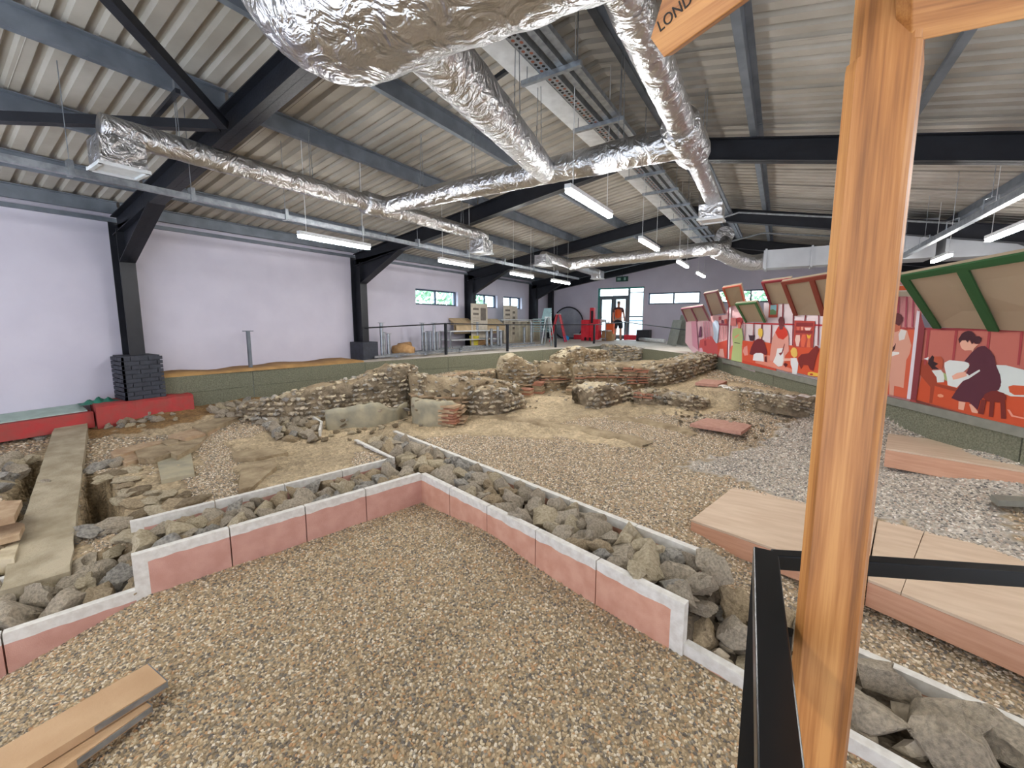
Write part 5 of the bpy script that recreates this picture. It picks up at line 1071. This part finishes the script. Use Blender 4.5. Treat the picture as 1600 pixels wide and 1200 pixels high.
a2([(490,790),(690,730),(682,960),(565,930)], (214, 84, 66), 'painted_floor'); a2([(600,840),(640,840),(655,950),(578,930)], (230, 170, 160), 'painted_jar')
a2([(580,520),(700,528),(700,552),(582,546)], (150, 60, 78), 'painted_shelf'); a2([(582,440),(606,436),(606,482),(584,486)], (180, 84, 96), 'painted_pot'); a2([(616,480),(642,480),(640,522),(618,522)], (120, 60, 84), 'painted_pot'); a2([(655,470),(684,466),(684,524),(658,524)], (206, 96, 88), 'painted_pot')
for x in (596, 630, 662): a2([(x,560),(x+8,560),(x+4,720),(x-4,720)], (190, 104, 116), 'painted_stud')
a2([(505,520),(540,480),(575,495),(590,560),(580,650),(565,772),(512,762),(520,660)], (190, 206, 226), 'painted_robe')
a1 = lambda P, c, n_: a4(P, c, n_, p1)
a1([(350,730),(420,700),(490,680),(570,800),(572,948),(330,892)], (206, 90, 92), 'painted_floor'); a1([(240,500),(300,495),(330,860),(255,800)], (214, 150, 170), 'painted_curtain'); a1([(335,640),(350,560),(364,560),(368,690),(330,700)], (110, 60, 92), 'painted_robe')
for x in (390, 420, 450): a1([(x,500),(x+9,500),(x+20,720),(x+8,720)], (200, 130, 150), 'painted_stud')
a1([(345,830),(375,828),(392,895),(335,880)], (226, 180, 196), 'painted_jar'); a1([(400,740),(425,735),(430,800),(405,805)], (170, 60, 70), 'painted_jar')
# canopies: framed beige boards leaning out over the pit
def canopy(q, o, rgb, label, divs=(), fw=.07, pane=(176, 160, 136), o0=.03):
    """q: top-left, top-right, bottom-right, bottom-left photo points; bottom on the mural face, top leaning out by o"""
    TL, TR = mp(*q[0], o), mp(*q[1], o); BR, BL = mp(*q[2], o0), mp(*q[3], o0); c_ = (TL+BR)/2
    t_ = thing('canopy_panel', c_, label, 'canopy panel'); nn2 = (TR-TL).cross(BL-TL).normalized()
    if nn2.dot(EYE-c_) < 0: nn2 = -nn2
    P = lambda a, b: TL.lerp(TR, a).lerp(BL.lerp(BR, a), b)
    MB().prism([P(0, 0), P(1, 0), P(1, 1), P(0, 1)], -nn2*.03).build('board', ink(pane), t_)
    W_ = (TR-TL).length; H_ = (BL-TL).length; fa = fw/W_; fb = fw/H_
    def fr(a0, b0, a1_, b1): MB().prism([P(a0, b0), P(a1_, b0), P(a1_, b1), P(a0, b1)], nn2*.02).build('frame_bar', ink(rgb), t_)
    fr(0, 0, 1, fb); fr(0, fb, fa, 1); fr(1-fa, fb, 1, 1)
    for d_ in divs: fr(d_-fa*.55, fb, d_+fa*.55, 1)
    return t_
canopy([(1064,482),(1098,477),(1110,501),(1073,502)], .55, (150, 92, 112), 'farthest low twin canopy panel with a dusky pink frame', (.48,), .05, (172, 158, 146))
canopy([(1100,458),(1121,454),(1134,489),(1112,493)], .65, (140, 92, 98), 'tall grey-mauve framed canopy panel second from the far end', (), .05, (172, 158, 142))
canopy([(1129,449),(1158,444),(1165,474),(1140,479)], .6, (214, 108, 84), 'small orange framed canopy panel', (), .055)
canopy([(1149,474),(1182,471),(1197,503),(1165,503)], .55, (72, 120, 74), 'small green framed canopy panel below the orange one', (), .06)
canopy([(1190,440),(1236,434),(1246,474),(1203,475)], .6, (150, 50, 60), 'crimson framed canopy panel beside the big brown one', (), .06)
canopy([(1221,440),(1345,419),(1362,493),(1241,492)], .75, (134, 62, 46), 'big brown framed canopy panel partly behind the wooden post', (.44,), .085)
canopy([(1404,430),(1700,374),(1740,524),(1459,511)], .85, (44, 88, 48), 'large green framed canopy panel at the right edge', (.42,), .085, (170, 152, 128))

# ------------------------------------------------------------------ handrail along the pit edge
hr = thing('handrail', (-7, 9, 1.1), 'thin black handrail on slim posts along the far left edge of the pit', 'handrail')
post_px = [(569,562,512),(697,554,505),(793,549,507),(868,543,507),(928,538,507),(976,533,503)]
tops = []
for i, (x, yb, yt) in enumerate(post_px):
    t_ = (x-569)/(962-569); b_ = G(x, yb, 1.03+.14*min(1, t_)); zt_ = GR(x, yt, b_); MB().box((b_.x, b_.y, (b_.z+zt_)/2), (.06, .06, zt_-b_.z)).build('post', 'black_steel', hr); tops.append(Vector((b_.x, b_.y, zt_-.01)))
tops.append(mp(1075, 516, -.02)); MB().tube(tops, .016, 8).build('rail', 'black_steel', hr)
p = Vector((kl[2].x+.02, kl[2].y, 1.03)); p = G(392, 578, 1.03); ztop = GR(385, 518, p)
lp = thing('post', (p.x, p.y, 1.03), 'lone slim grey post with a flat top plate on the left kerb', 'post'); MB().box((p.x, p.y, (1.03+ztop)/2), (.055, .055, ztop-1.03)).build('shaft', 'purlin_steel', lp); MB().box((p.x, p.y, ztop+.01), (.17, .13, .015)).build('top_plate', 'purlin_steel', lp)

# ------------------------------------------------------------------ things on the far walkway
def fz(px, py):                     # walkway point seen at a photo point
    z = 1.1
    for _ in range(15): p = G(px, py, z); z = ZF(p.y) if p.y < 14 else 1.22
    q = G(px, py, z)
    if q.y > 17.1: t = GY(px, py, 17.1); q = Vector((t.x, 17.1, 1.22))
    if q.x < XW+.5: q.x = XW+.5
    return q
def up(b, px, py): return GR(px, py, b)
# galvanised posts standing and lying
for i, (x, yb, yt, l) in enumerate(((571,556,520,'shortest galvanised post by the handrail start'),(577,557,505,'tall galvanised post at the left end of the group'),(590,556,522,'short galvanised post third from the left column'),(656,549,518,'short galvanised post left of the tall pair'),(661,551,505,'tall galvanised post, first of the tall pair'),(666,552,520,'short galvanised post between the tall pair, nearer'),(673,551,518,'short galvanised post just left of the second tall one'),(679,551,505,'tall galvanised post, second of the tall pair'),(684,550,519,'short galvanised post right of the tall pair'),(739,541,520,'short galvanised post left of the lecterns table'),(746,541,504,'tall galvanised post before the first information board'),(761,543,518,'short galvanised post before the white table'),(768,543,514,'galvanised post before the white table leg'),(778,542,510,'galvanised post beside the handrail post'),(783,543,518,'short galvanised post near the white cupboard'),(830,538,503,'tall galvanised post left of the stacked chairs'),(819,537,512,'galvanised post in front of the white table end'))):
    b_ = fz(x, yb); zt_ = up(b_, x, yt); t_ = thing('galvanised_post', b_, l, 'metal post')
    MB().tube([b_, Vector((b_.x, b_.y, zt_))], .045, 10).build('tube', 'galvanised', t_); MB().box((b_.x, b_.y, b_.z+.008), (.2, .2, .014)).build('base_plate', 'galvanised', t_); MB().box((b_.x, b_.y, zt_+.006), (.12, .12, .012)).build('top_plate', 'galvanised', t_)
# flat frames on the floor
ff = thing('metal_frames', fz(680, 548), 'galvanised frames lying flat on the walkway between the metal posts', 'metal frame')
for a, b in (((585,561),(790,545)),((592,557),(800,541)),((600,552),(700,546)),((620,560),(612,550)),((665,556),(655,546)),((720,551),(712,543)),((770,546),(760,540)),((700,545),(835,538)),((740,548),(850,541))):
    p = fz(*a)+Vector((0, 0, .05)); q = fz(*b)+Vector((0, 0, .05)); MB().bar(p, q, .06, .05).build('frame_bar', 'galvanised', ff)
mat('cardboard', S(176, 138, 96), .85); mat('kraft', S(200, 160, 112), .85, c2=S(180, 138, 92), scale=12)
p = fz(601, 553); rl = thing('hessian_roll', p, 'pile of folded brown hessian at the foot of the second column', 'sacking')
MB().tube([p+Vector((-.25, -.1, .13)), p+Vector((.0, .05, .16)), p+Vector((.28, .15, .12))], [.12, .17, .11], 14, wob=.12).build('roll', 'kraft', rl, smooth=True); MB().tube([p+Vector((-.3, .15, .2)), p+Vector((.05, .25, .24))], [.1, .12], 14, wob=.12).build('roll', 'cardboard', rl, smooth=True)
# tables
def table(px, py, w_, d_, h, label, m='white_plastic', rz=0, shelf=False):
    b_ = fz(px, py); t_ = thing('table', b_, label, 'table', rz=0)
    def loc(x, y, z): c_, s_ = math.cos(rz), math.sin(rz); return (b_.x+x*c_-y*s_, b_.y+x*s_+y*c_, b_.z+z)
    MB().box(loc(0, 0, h-.015), (w_, d_, .03), rz=rz).build('tabletop', m, t_)
    for sx_ in (-1, 1):
        for sy_ in (-1, 1): MB().box(loc(sx_*(w_/2-.04), sy_*(d_/2-.04), (h-.03)/2), (.04, .04, h-.03), rz=rz).build('leg', 'galvanised', t_)
    if shelf: MB().box(loc(0, 0, .25), (w_-.1, d_-.1, .025), rz=rz).build('shelf', m, t_)
    return b_
KR = math.radians(77)
b1 = table(722, 541, 2.2, .6, .55, 'low white trestle table carrying building materials behind the handrail', rz=KR, shelf=True)
b2 = table(800, 533, 2.2, .6, .85, 'white table under the wooden lecterns', rz=KR)
mat('cream_ply', S(200, 176, 140), .7); mat('yellow_plastic', S(214, 200, 70), .5); mat('shelf_beige', S(214, 208, 190), .6)
for (x, y, w_, l) in ((714, 509, .8, 'left sloping wooden lectern top'), (776, 509, .8, 'right sloping wooden lectern top on the white table')):
    b_ = fz(x, 542 if x < 740 else 538); z_ = up(b_, x, y)+.03; t_ = thing('lectern', (b_.x, b_.y, z_), l, 'lectern'); c_ = Vector((b_.x, b_.y, z_)); d_ = Vector((math.cos(KR), math.sin(KR), 0)); e = Vector((-d_.y, d_.x, 0))
    if e.dot(c_) < 0: e = -e
    MB().prism([c_-d_*w_/2, c_+d_*w_/2, c_+d_*w_/2+e*.4+Vector((0, 0, .22)), c_-d_*w_/2+e*.4+Vector((0, 0, .22))], (0, 0, -.04)).build('sloping_top', 'cream_ply', t_)
    MB().prism([c_-d_*w_/2, c_+d_*w_/2, c_+d_*w_/2+Vector((0, 0, -.2)), c_-d_*w_/2+Vector((0, 0, -.2))], e*.03).build('front_board', 'cream_ply', t_)
    for s_ in (-1, 1): q = c_+d_*s_*w_*.42; MB().prism([q, q+e*.4, q+e*.4+Vector((0, 0, .18))], d_*.03).build('side', 'cream_ply', t_)
    MB().prism([c_-d_*w_*.42+e*.2+Vector((0, 0, .0)), c_+d_*w_*.42+e*.2, c_+d_*w_*.42+e*.2+Vector((0, 0, -.3)), c_-d_*w_*.42+e*.2+Vector((0, 0, -.3))], e*.03).build('apron', 'cream_ply', t_)
b_ = fz(713, 540); MB().tube([b_+Vector((0, 0, .02)), b_+Vector((0, 0, .36))], [.13, .17], 16).build('bucket', 'yellow_plastic', label='yellow bucket under the low trestle table', cat='bucket')
b_ = fz(731, 539); MB().box((b_.x, b_.y, b_.z+.13), (.4, .5, .26), rz=.2).build('crate', 'black_steel', label='dark crate on the floor right of the yellow bucket', cat='crate')
for (x, y, l) in ((702,538,'stack of brown boards left of the yellow bucket'),):
    b_ = fz(x, y); t_ = thing('board_stack', b_, l, 'boards')
    for k in range(4): MB().box((b_.x, b_.y, b_.z+.04+k*.06), (.5, .7, .045), rz=.3+k*.15).build('board', 'cardboard', t_)
# cupboards beneath the white table
cu = fz(815, 533); cb = thing('cupboard', cu, 'low cream cupboard behind the white table, open fronted', 'cupboard'); d_ = Vector((math.cos(KR), math.sin(KR), 0)); e = Vector((d_.y, -d_.x, 0))
for k in range(5): q = cu+d_*(-.8+k*.4); MB().box((q.x, q.y, q.z+.38), (.5, .03, .76), rz=KR-math.pi/2).build('upright', 'shelf_beige', cb)
MB().box((cu.x-.05, cu.y, cu.z+.38), (1.6, .03, .76), rz=KR).build('back_panel', 'shelf_beige', cb)
MB().box((cu.x, cu.y, cu.z+.77), (1.7, .52, .03), rz=KR).build('top', 'shelf_beige', cb)
# information boards standing behind
mat('board_cream', S(206, 196, 180), .8); mat('faint_ink', S(120, 112, 104), .8)
for i, (x0, x1, yt, yb, l) in enumerate(((736,761,474,530,'cream information board with faint print below the left twin window'), (787,808,477,530,'cream information board with faint print left of the fourth column'))):
    yy = 12.35 if i == 0 else 14.35; XB = XW+.55
    a = GX(x0, yt, XB); b = GX(x1, yt, XB); c_ = GX((x0+x1)/2, yb, XB); z1 = a.z; z0 = ZF(a.y)
    t_ = thing('information_board', (XB, (a.y+b.y)/2, z0), l, 'information board')
    MB().box((XB, (a.y+b.y)/2, (z0+z1)/2), (.03, b.y-a.y, z1-z0)).build('board', 'board_cream', t_)
    pb2 = MB()
    for k in range(2): pb2.box((XB+.018, a.y+(b.y-a.y)*.26, z1-.18-k*.16), (.003, (b.y-a.y)*.34, .07))
    for k in range(7): pb2.box((XB+.018, a.y+(b.y-a.y)*.26, z1-.48-k*.07), (.003, (b.y-a.y)*.34, .015))
    pb2.box((XB+.018, a.y+(b.y-a.y)*.72, z1-.35), (.003, (b.y-a.y)*.34, .42)) if i == 0 else [pb2.box((XB+.018, a.y+(b.y-a.y)*.72, z1-.25-k*.2), (.003, (b.y-a.y)*.2, .09)) for k in range(5)]
    pb2.build('print', 'faint_ink', t_)
# stacked chairs
mat('chair_blue', S(168, 200, 206), .5)
cb_ = fz(846, 538); h0 = .43
def chair(z, n_, lab):
    t_ = thing('stacking_chair', (cb_.x, cb_.y, cb_.z+z), lab, 'chair', 'stacked pale blue chairs'); f = Vector((math.cos(-1.9), math.sin(-1.9), 0)); s_ = Vector((-f.y, f.x, 0)); o = Vector((cb_.x, cb_.y, cb_.z+z))
    mb = MB(); 
    MB().prism([o+f*.22+s_*.22+Vector((0,0,.45)), o+f*.22-s_*.22+Vector((0,0,.45)), o-f*.2-s_*.2+Vector((0,0,.43)), o-f*.2+s_*.2+Vector((0,0,.43))], (0, 0, .02)).build('seat', 'chair_blue', t_)
    MB().prism([o-f*.2-s_*.2+Vector((0,0,.47)), o-f*.2+s_*.2+Vector((0,0,.47)), o-f*.3+s_*.19+Vector((0,0,.84)), o-f*.3-s_*.19+Vector((0,0,.84))], f*.02).build('backrest', 'chair_blue', t_)
    for a in (-1, 1):
        for b in (-1, 1): MB().tube([o+f*a*.19+s_*b*.19+Vector((0,0,.44)), o+f*a*.23+s_*b*.24+Vector((0,0,.0 if n_ == 0 else .22))], .011, 6).build('leg', 'galvanised', t_)
for k in range(6): chair(k*.085, k, 'pale blue stacking chair in the stack left of the red ladder' if k < 5 else 'topmost pale blue chair of the stack left of the red ladder')
# step ladders
def ladder(px, py, h, m, label, spread=.5, wd=.42, yaw=.2):
    b_ = fz(px, py); t_ = thing('step_ladder', b_, label, 'step ladder'); f = Vector((math.cos(yaw), math.sin(yaw), 0)); s_ = Vector((-f.y, f.x, 0)); tp = b_+Vector((0, 0, h))
    for sg in (-1, 1):
        for fr in (-1, 1): MB().bar(b_+f*fr*spread/2+s_*sg*wd/2, tp+f*fr*.05+s_*sg*wd*.35, .05, .03).build('stile', m, t_)
    n_ = int(h/.25)
    for k in range(1, n_): u = k/n_; MB().bar(b_+f*spread/2*(1-u)+s_*wd/2*(1-u*.3)+Vector((0,0,h*u)), b_+f*spread/2*(1-u)-s_*wd/2*(1-u*.3)+Vector((0,0,h*u)), .07, .02).build('step', m, t_)
    MB().box((tp.x, tp.y, tp.z), (.16, wd*.8, .03), rz=yaw).build('top_cap', 'white_plastic', t_)
mat('signal_red', S(226, 50, 66), .45); mat('orange_vis', S(255, 112, 56), .7); mat('blue_bag', S(40, 150, 220), .5); mat('alu', S(170, 176, 178), .35, .7)
ladder(872, 534, 1.05, 'signal_red', 'red step ladder before the grey hoop', .6, .4, .3); ladder(856, 540, .95, 'alu', 'aluminium step ladder right of the stacked chairs', .35, .35, .2)
b_ = fz(881, 531); bg_ = rock_mesh('bag', 501, 3, 'blue_bag', sx=(1, .7, .8)); stone('bag', bg_, fz(884, 533)+Vector((0, 0, .13)), .17, rot=(0, 0, 0), label='bright blue bag on the floor at the foot of the red ladder', cat='bag')
# grey hoop backdrop on the end wall
hx = GY(888, 500, YE-.12); r_ = abs(GY(911, 500, YE-.12).x-GY(865, 500, YE-.12).x)/2; hz_ = 1.22+r_*.93
hp = thing('round_backdrop', (hx.x, YE-.15, 1.22), 'large round grey fabric screen with a dark rim leaning on the end wall', 'round screen'); P = [Vector((hx.x+r_*math.cos(a*math.pi/24), YE-.14, hz_+r_*math.sin(a*math.pi/24))) for a in range(49)]
P = [p for p in P]; mat('grey_fabric', S(168, 172, 184), .9, c2=S(140, 146, 160), scale=2)
MB().prism([Vector((p.x, YE-.13, max(1.23, p.z))) for p in P[:-1]], (0, -.02, 0)).build('fabric', 'grey_fabric', hp); MB().tube([Vector((p.x, YE-.15, max(1.24, p.z))) for p in P], .03, 8, cap=False).build('rim', 'black_steel', hp)
# red floor machine and toolboxes
bx = fz(921, 532); mc = thing('red_lift', bx, 'tall red machine with a mast beside the entrance', 'machine')
MB().box((bx.x-.12, bx.y, bx.z+.42), (.34, .4, .84)).build('body', 'signal_red', mc); MB().box((bx.x+.12, bx.y-.02, bx.z+.66), (.16, .2, 1.32)).build('mast', 'signal_red', mc); MB().box((bx.x+.14, bx.y-.13, bx.z+.95), (.08, .03, .5)).build('control_panel', 'black_steel', mc); MB().box((bx.x+.3, bx.y+.05, bx.z+.45), (.22, .35, .82)).build('side_unit', 'signal_red', mc)
for s_ in (-1, 1): MB().tube([(bx.x+.1*s_, bx.y-.25, bx.z+.07), (bx.x+.1*s_+.04, bx.y-.25, bx.z+.07)], .07, 12).build('wheel', 'black_steel', mc)
q = fz(906, 530); tb_ = thing('toolbox', q, 'low red toolbox in front of the round grey screen', 'toolbox'); MB().box((q.x, q.y, q.z+.1), (.45, .3, .2)).build('box', 'signal_red', tb_); MB().box((q.x, q.y, q.z+.22), (.47, .32, .04)).build('lid', 'white_plastic', tb_)
tb2 = thing('trolley', fz(938, 532), 'small steel trolley with tools beside the red machine', 'trolley'); q = fz(938, 532)
for z_ in (.08, .4, .72): MB().box((q.x, q.y, q.z+z_), (.6, .4, .03)).build('shelf', 'galvanised', tb2)
for sx_ in (-1, 1):
    for sy_ in (-1, 1): MB().box((q.x+sx_*.28, q.y+sy_*.18, q.z+.4), (.03, .03, .8)).build('leg', 'galvanised', tb2)
MB().box((q.x, q.y, q.z+.80), (.4, .25, .12)).build('tool_case', 'white_plastic', label='pale tool case on top of the steel trolley', cat='tool case'); MB().box((q.x+.32, q.y+.2, q.z+.5), (.34, .2, .45)).build('vest_bundle', 'orange_vis', label='orange high-visibility cloth hung on the steel trolley', cat='cloth')
q = fz(950, 532); cbx = thing('cardboard_box', q, 'open brown cardboard box at the feet of the person', 'cardboard box'); MB().box((q.x, q.y, q.z+.19), (.42, .36, .38)).build('box', 'cardboard', cbx); MB().box((q.x, q.y, q.z+.40), (.34, .28, .05)).build('contents', 'white_plastic', cbx)
q = fz(1006, 528); MB().box((q.x, q.y, q.z+.22), (.5, .4, .44)).build('dark_bin', 'black_steel', label='dark box right of the glazed entrance', cat='box')
q = fz(990, 526); MB().box((q.x-.1, q.y+.1, q.z+.12), (.6, .2, .2)).build('red_mat', 'signal_red', label='red striped bundle on the floor at the entrance side light', cat='bundle')
a = fz(996, 531); b = fz(1038, 536); MB().tube([a+Vector((0, 0, .07)), b+Vector((0, 0, .07))], .07, 14).build('roll', 'white_plastic', label='long white roll lying on the floor below the end window', cat='roll', smooth=True)
# grey boards leaning on the end wall
for i, (x0, x1, yt, l) in enumerate(((1042,1056,500,'left grey plasterboard sheet leaning near the mural end'), (1054,1078,492,'right grey plasterboard sheet leaning near the mural end'))):
    a = fz(x0, 538); b = fz(x1, 541); z_ = up(a, x0, yt); MB().prism([a, b, Vector((b.x+.1, b.y+.3, z_)), Vector((a.x+.1, a.y+.3, z_))], (0, .03, 0)).build('plasterboard', 'strip_grey', label=l, cat='board')
# exit sign
e1 = GY(972, 436, YE-.5); ex = thing('exit_sign', e1, 'dark green running man exit sign hanging above the entrance', 'exit sign'); mat('sign_green', S(30, 70, 62), .5); mat('sign_pale', S(150, 190, 180), .5)
MB().box((e1.x, e1.y, e1.z), (.5, .04, .2)).build('sign_plate', 'sign_green', ex)
MB().box((e1.x-.12, e1.y-.025, e1.z), (.14, .004, .1)).box((e1.x+.12, e1.y-.025, e1.z), (.08, .004, .12)).build('pictogram', 'sign_pale', ex)
MB().tube([(e1.x, e1.y, e1.z+.1), (e1.x, e1.y, rz_(e1.x)+.05)], .01, 6).build('drop_rod', 'black_steel', ex)

# ------------------------------------------------------------------ the person by the door, seen from behind
pf = fz(965, 530.5); hh_ = up(pf, 965, 470)-pf.z; hs = hh_/1.75
pr = thing('person', pf, 'person in an orange vest, dark shorts and boots standing with back turned at the entrance', 'person')
mat('skin', S(206, 152, 128), .6); mat('shorts', S(44, 48, 58), .8); mat('hair', S(130, 120, 110), .8); mat('boots', S(60, 50, 46), .7); mat('dark_sleeve', S(110, 70, 70), .8)
def skin(name, verts, edges, m, sub=2, root=0):
    me = bpy.data.meshes.new(name); me.from_pydata([Vector(v[:3])*hs for v in verts], edges, []); o = bpy.data.objects.new(name, me); COL.objects.link(o); o.parent = pr
    s_ = o.modifiers.new('skin', 'SKIN'); lay = me.skin_vertices[0] if me.skin_vertices else None
    if lay is None:
        bm = bmesh.new(); bm.from_mesh(me); bm.verts.layers.skin.verify(); bm.to_mesh(me); bm.free(); lay = me.skin_vertices[0]
    for i, v in enumerate(verts): r = v[3:] if len(v) == 5 else (v[3], v[3]); lay.data[i].radius = (r[0]*hs, r[1]*hs); lay.data[i].use_root = (i == root)
    ss = o.modifiers.new('subsurf', 'SUBSURF'); ss.levels = sub; ss.render_levels = sub; me.materials.append(MC[m])
    dg = bpy.context.evaluated_depsgraph_get(); nm = bpy.data.meshes.new_from_object(o.evaluated_get(dg)); o.modifiers.clear(); o.data = nm; nm.polygons.foreach_set('use_smooth', [True]*len(nm.polygons)); nm.materials.clear(); nm.materials.append(MC[m]); return o
# x to the right, y away from the viewer
B_ = [(0,0,.95,.13,.10),(0,0,1.12,.13,.09),(0,0,1.32,.16,.10),(0,.0,1.46,.07,.06),(0,.01,1.53,.05,.05),(0,.02,1.60,.07,.085),(0,.02,1.68,.07,.085),
 (.17,0,1.40,.06,.06),(.24,.02,1.18,.045,.045),(.25,.09,.98,.035,.035),(.25,.14,.90,.035,.02),(-.17,0,1.40,.06,.06),(-.25,.02,1.18,.045,.045),(-.27,.08,.97,.035,.035),(-.27,.12,.89,.035,.02),
 (.10,0,.85,.09,.09),(.12,.01,.50,.06,.06),(.13,-.02,.30,.055,.06),(.13,-.01,.08,.04,.04),(.14,.12,.04,.045,.03),(-.10,0,.85,.09,.09),(-.12,.01,.50,.06,.06),(-.13,-.02,.30,.055,.06),(-.13,-.01,.08,.04,.04),(-.15,.12,.04,.045,.03)]
Ed = [(0,1),(1,2),(2,3),(3,4),(4,5),(5,6),(2,7),(7,8),(8,9),(9,10),(2,11),(11,12),(12,13),(13,14),(0,15),(15,16),(16,17),(17,18),(18,19),(0,20),(20,21),(21,22),(22,23),(23,24)]
skin('body', B_, Ed, 'skin')
skin('vest', [(0,0,.93,.17,.135),(0,0,1.12,.165,.12),(0,0,1.33,.19,.125),(0,0,1.44,.10,.085)], [(0,1),(1,2),(2,3)], 'orange_vis')
skin('sleeves', [(0,0,1.38,.1,.08),(.17,0,1.40,.075,.075),(.225,.02,1.22,.062,.062),(-.17,0,1.40,.075,.075),(-.235,.02,1.22,.062,.062)], [(0,1),(1,2),(0,3),(3,4)], 'dark_sleeve')
skin('shorts', [(0,0,.96,.165,.13),(0,0,.86,.13,.12),(.11,0,.72,.105,.11),(.13,.01,.50,.10,.10),(-.11,0,.72,.105,.11),(-.13,.01,.50,.10,.10)], [(0,1),(1,2),(2,3),(1,4),(4,5)], 'shorts')
skin('hair', [(0,.0,1.60,.08,.08),(0,.0,1.70,.078,.09),(0,.01,1.73,.06,.07)], [(0,1),(1,2)], 'hair')
for s_ in (-1, 1): skin('boot', [(.13*s_,-.03,.06,.055,.055),(.13*s_,0,.14,.055,.055),(.14*s_,.14,.05,.05,.045)], [(0,1),(0,2)], 'boots')
for s_ in (-1, 1):
    for k in range(5):
        x0 = .25*s_+(k-2)*.018 if k < 4 else .21*s_; skin('finger' if k < 4 else 'thumb', [(x0,.12,.91,.011),(x0,.14,.87,.010),(x0,.15,.84-.006*(k % 3),.008)] if k < 4 else [(.235*s_,.12,.92,.012),(.21*s_,.13,.88,.010),(.205*s_,.14,.86,.008)], [(0,1),(1,2)], 'skin', 1)
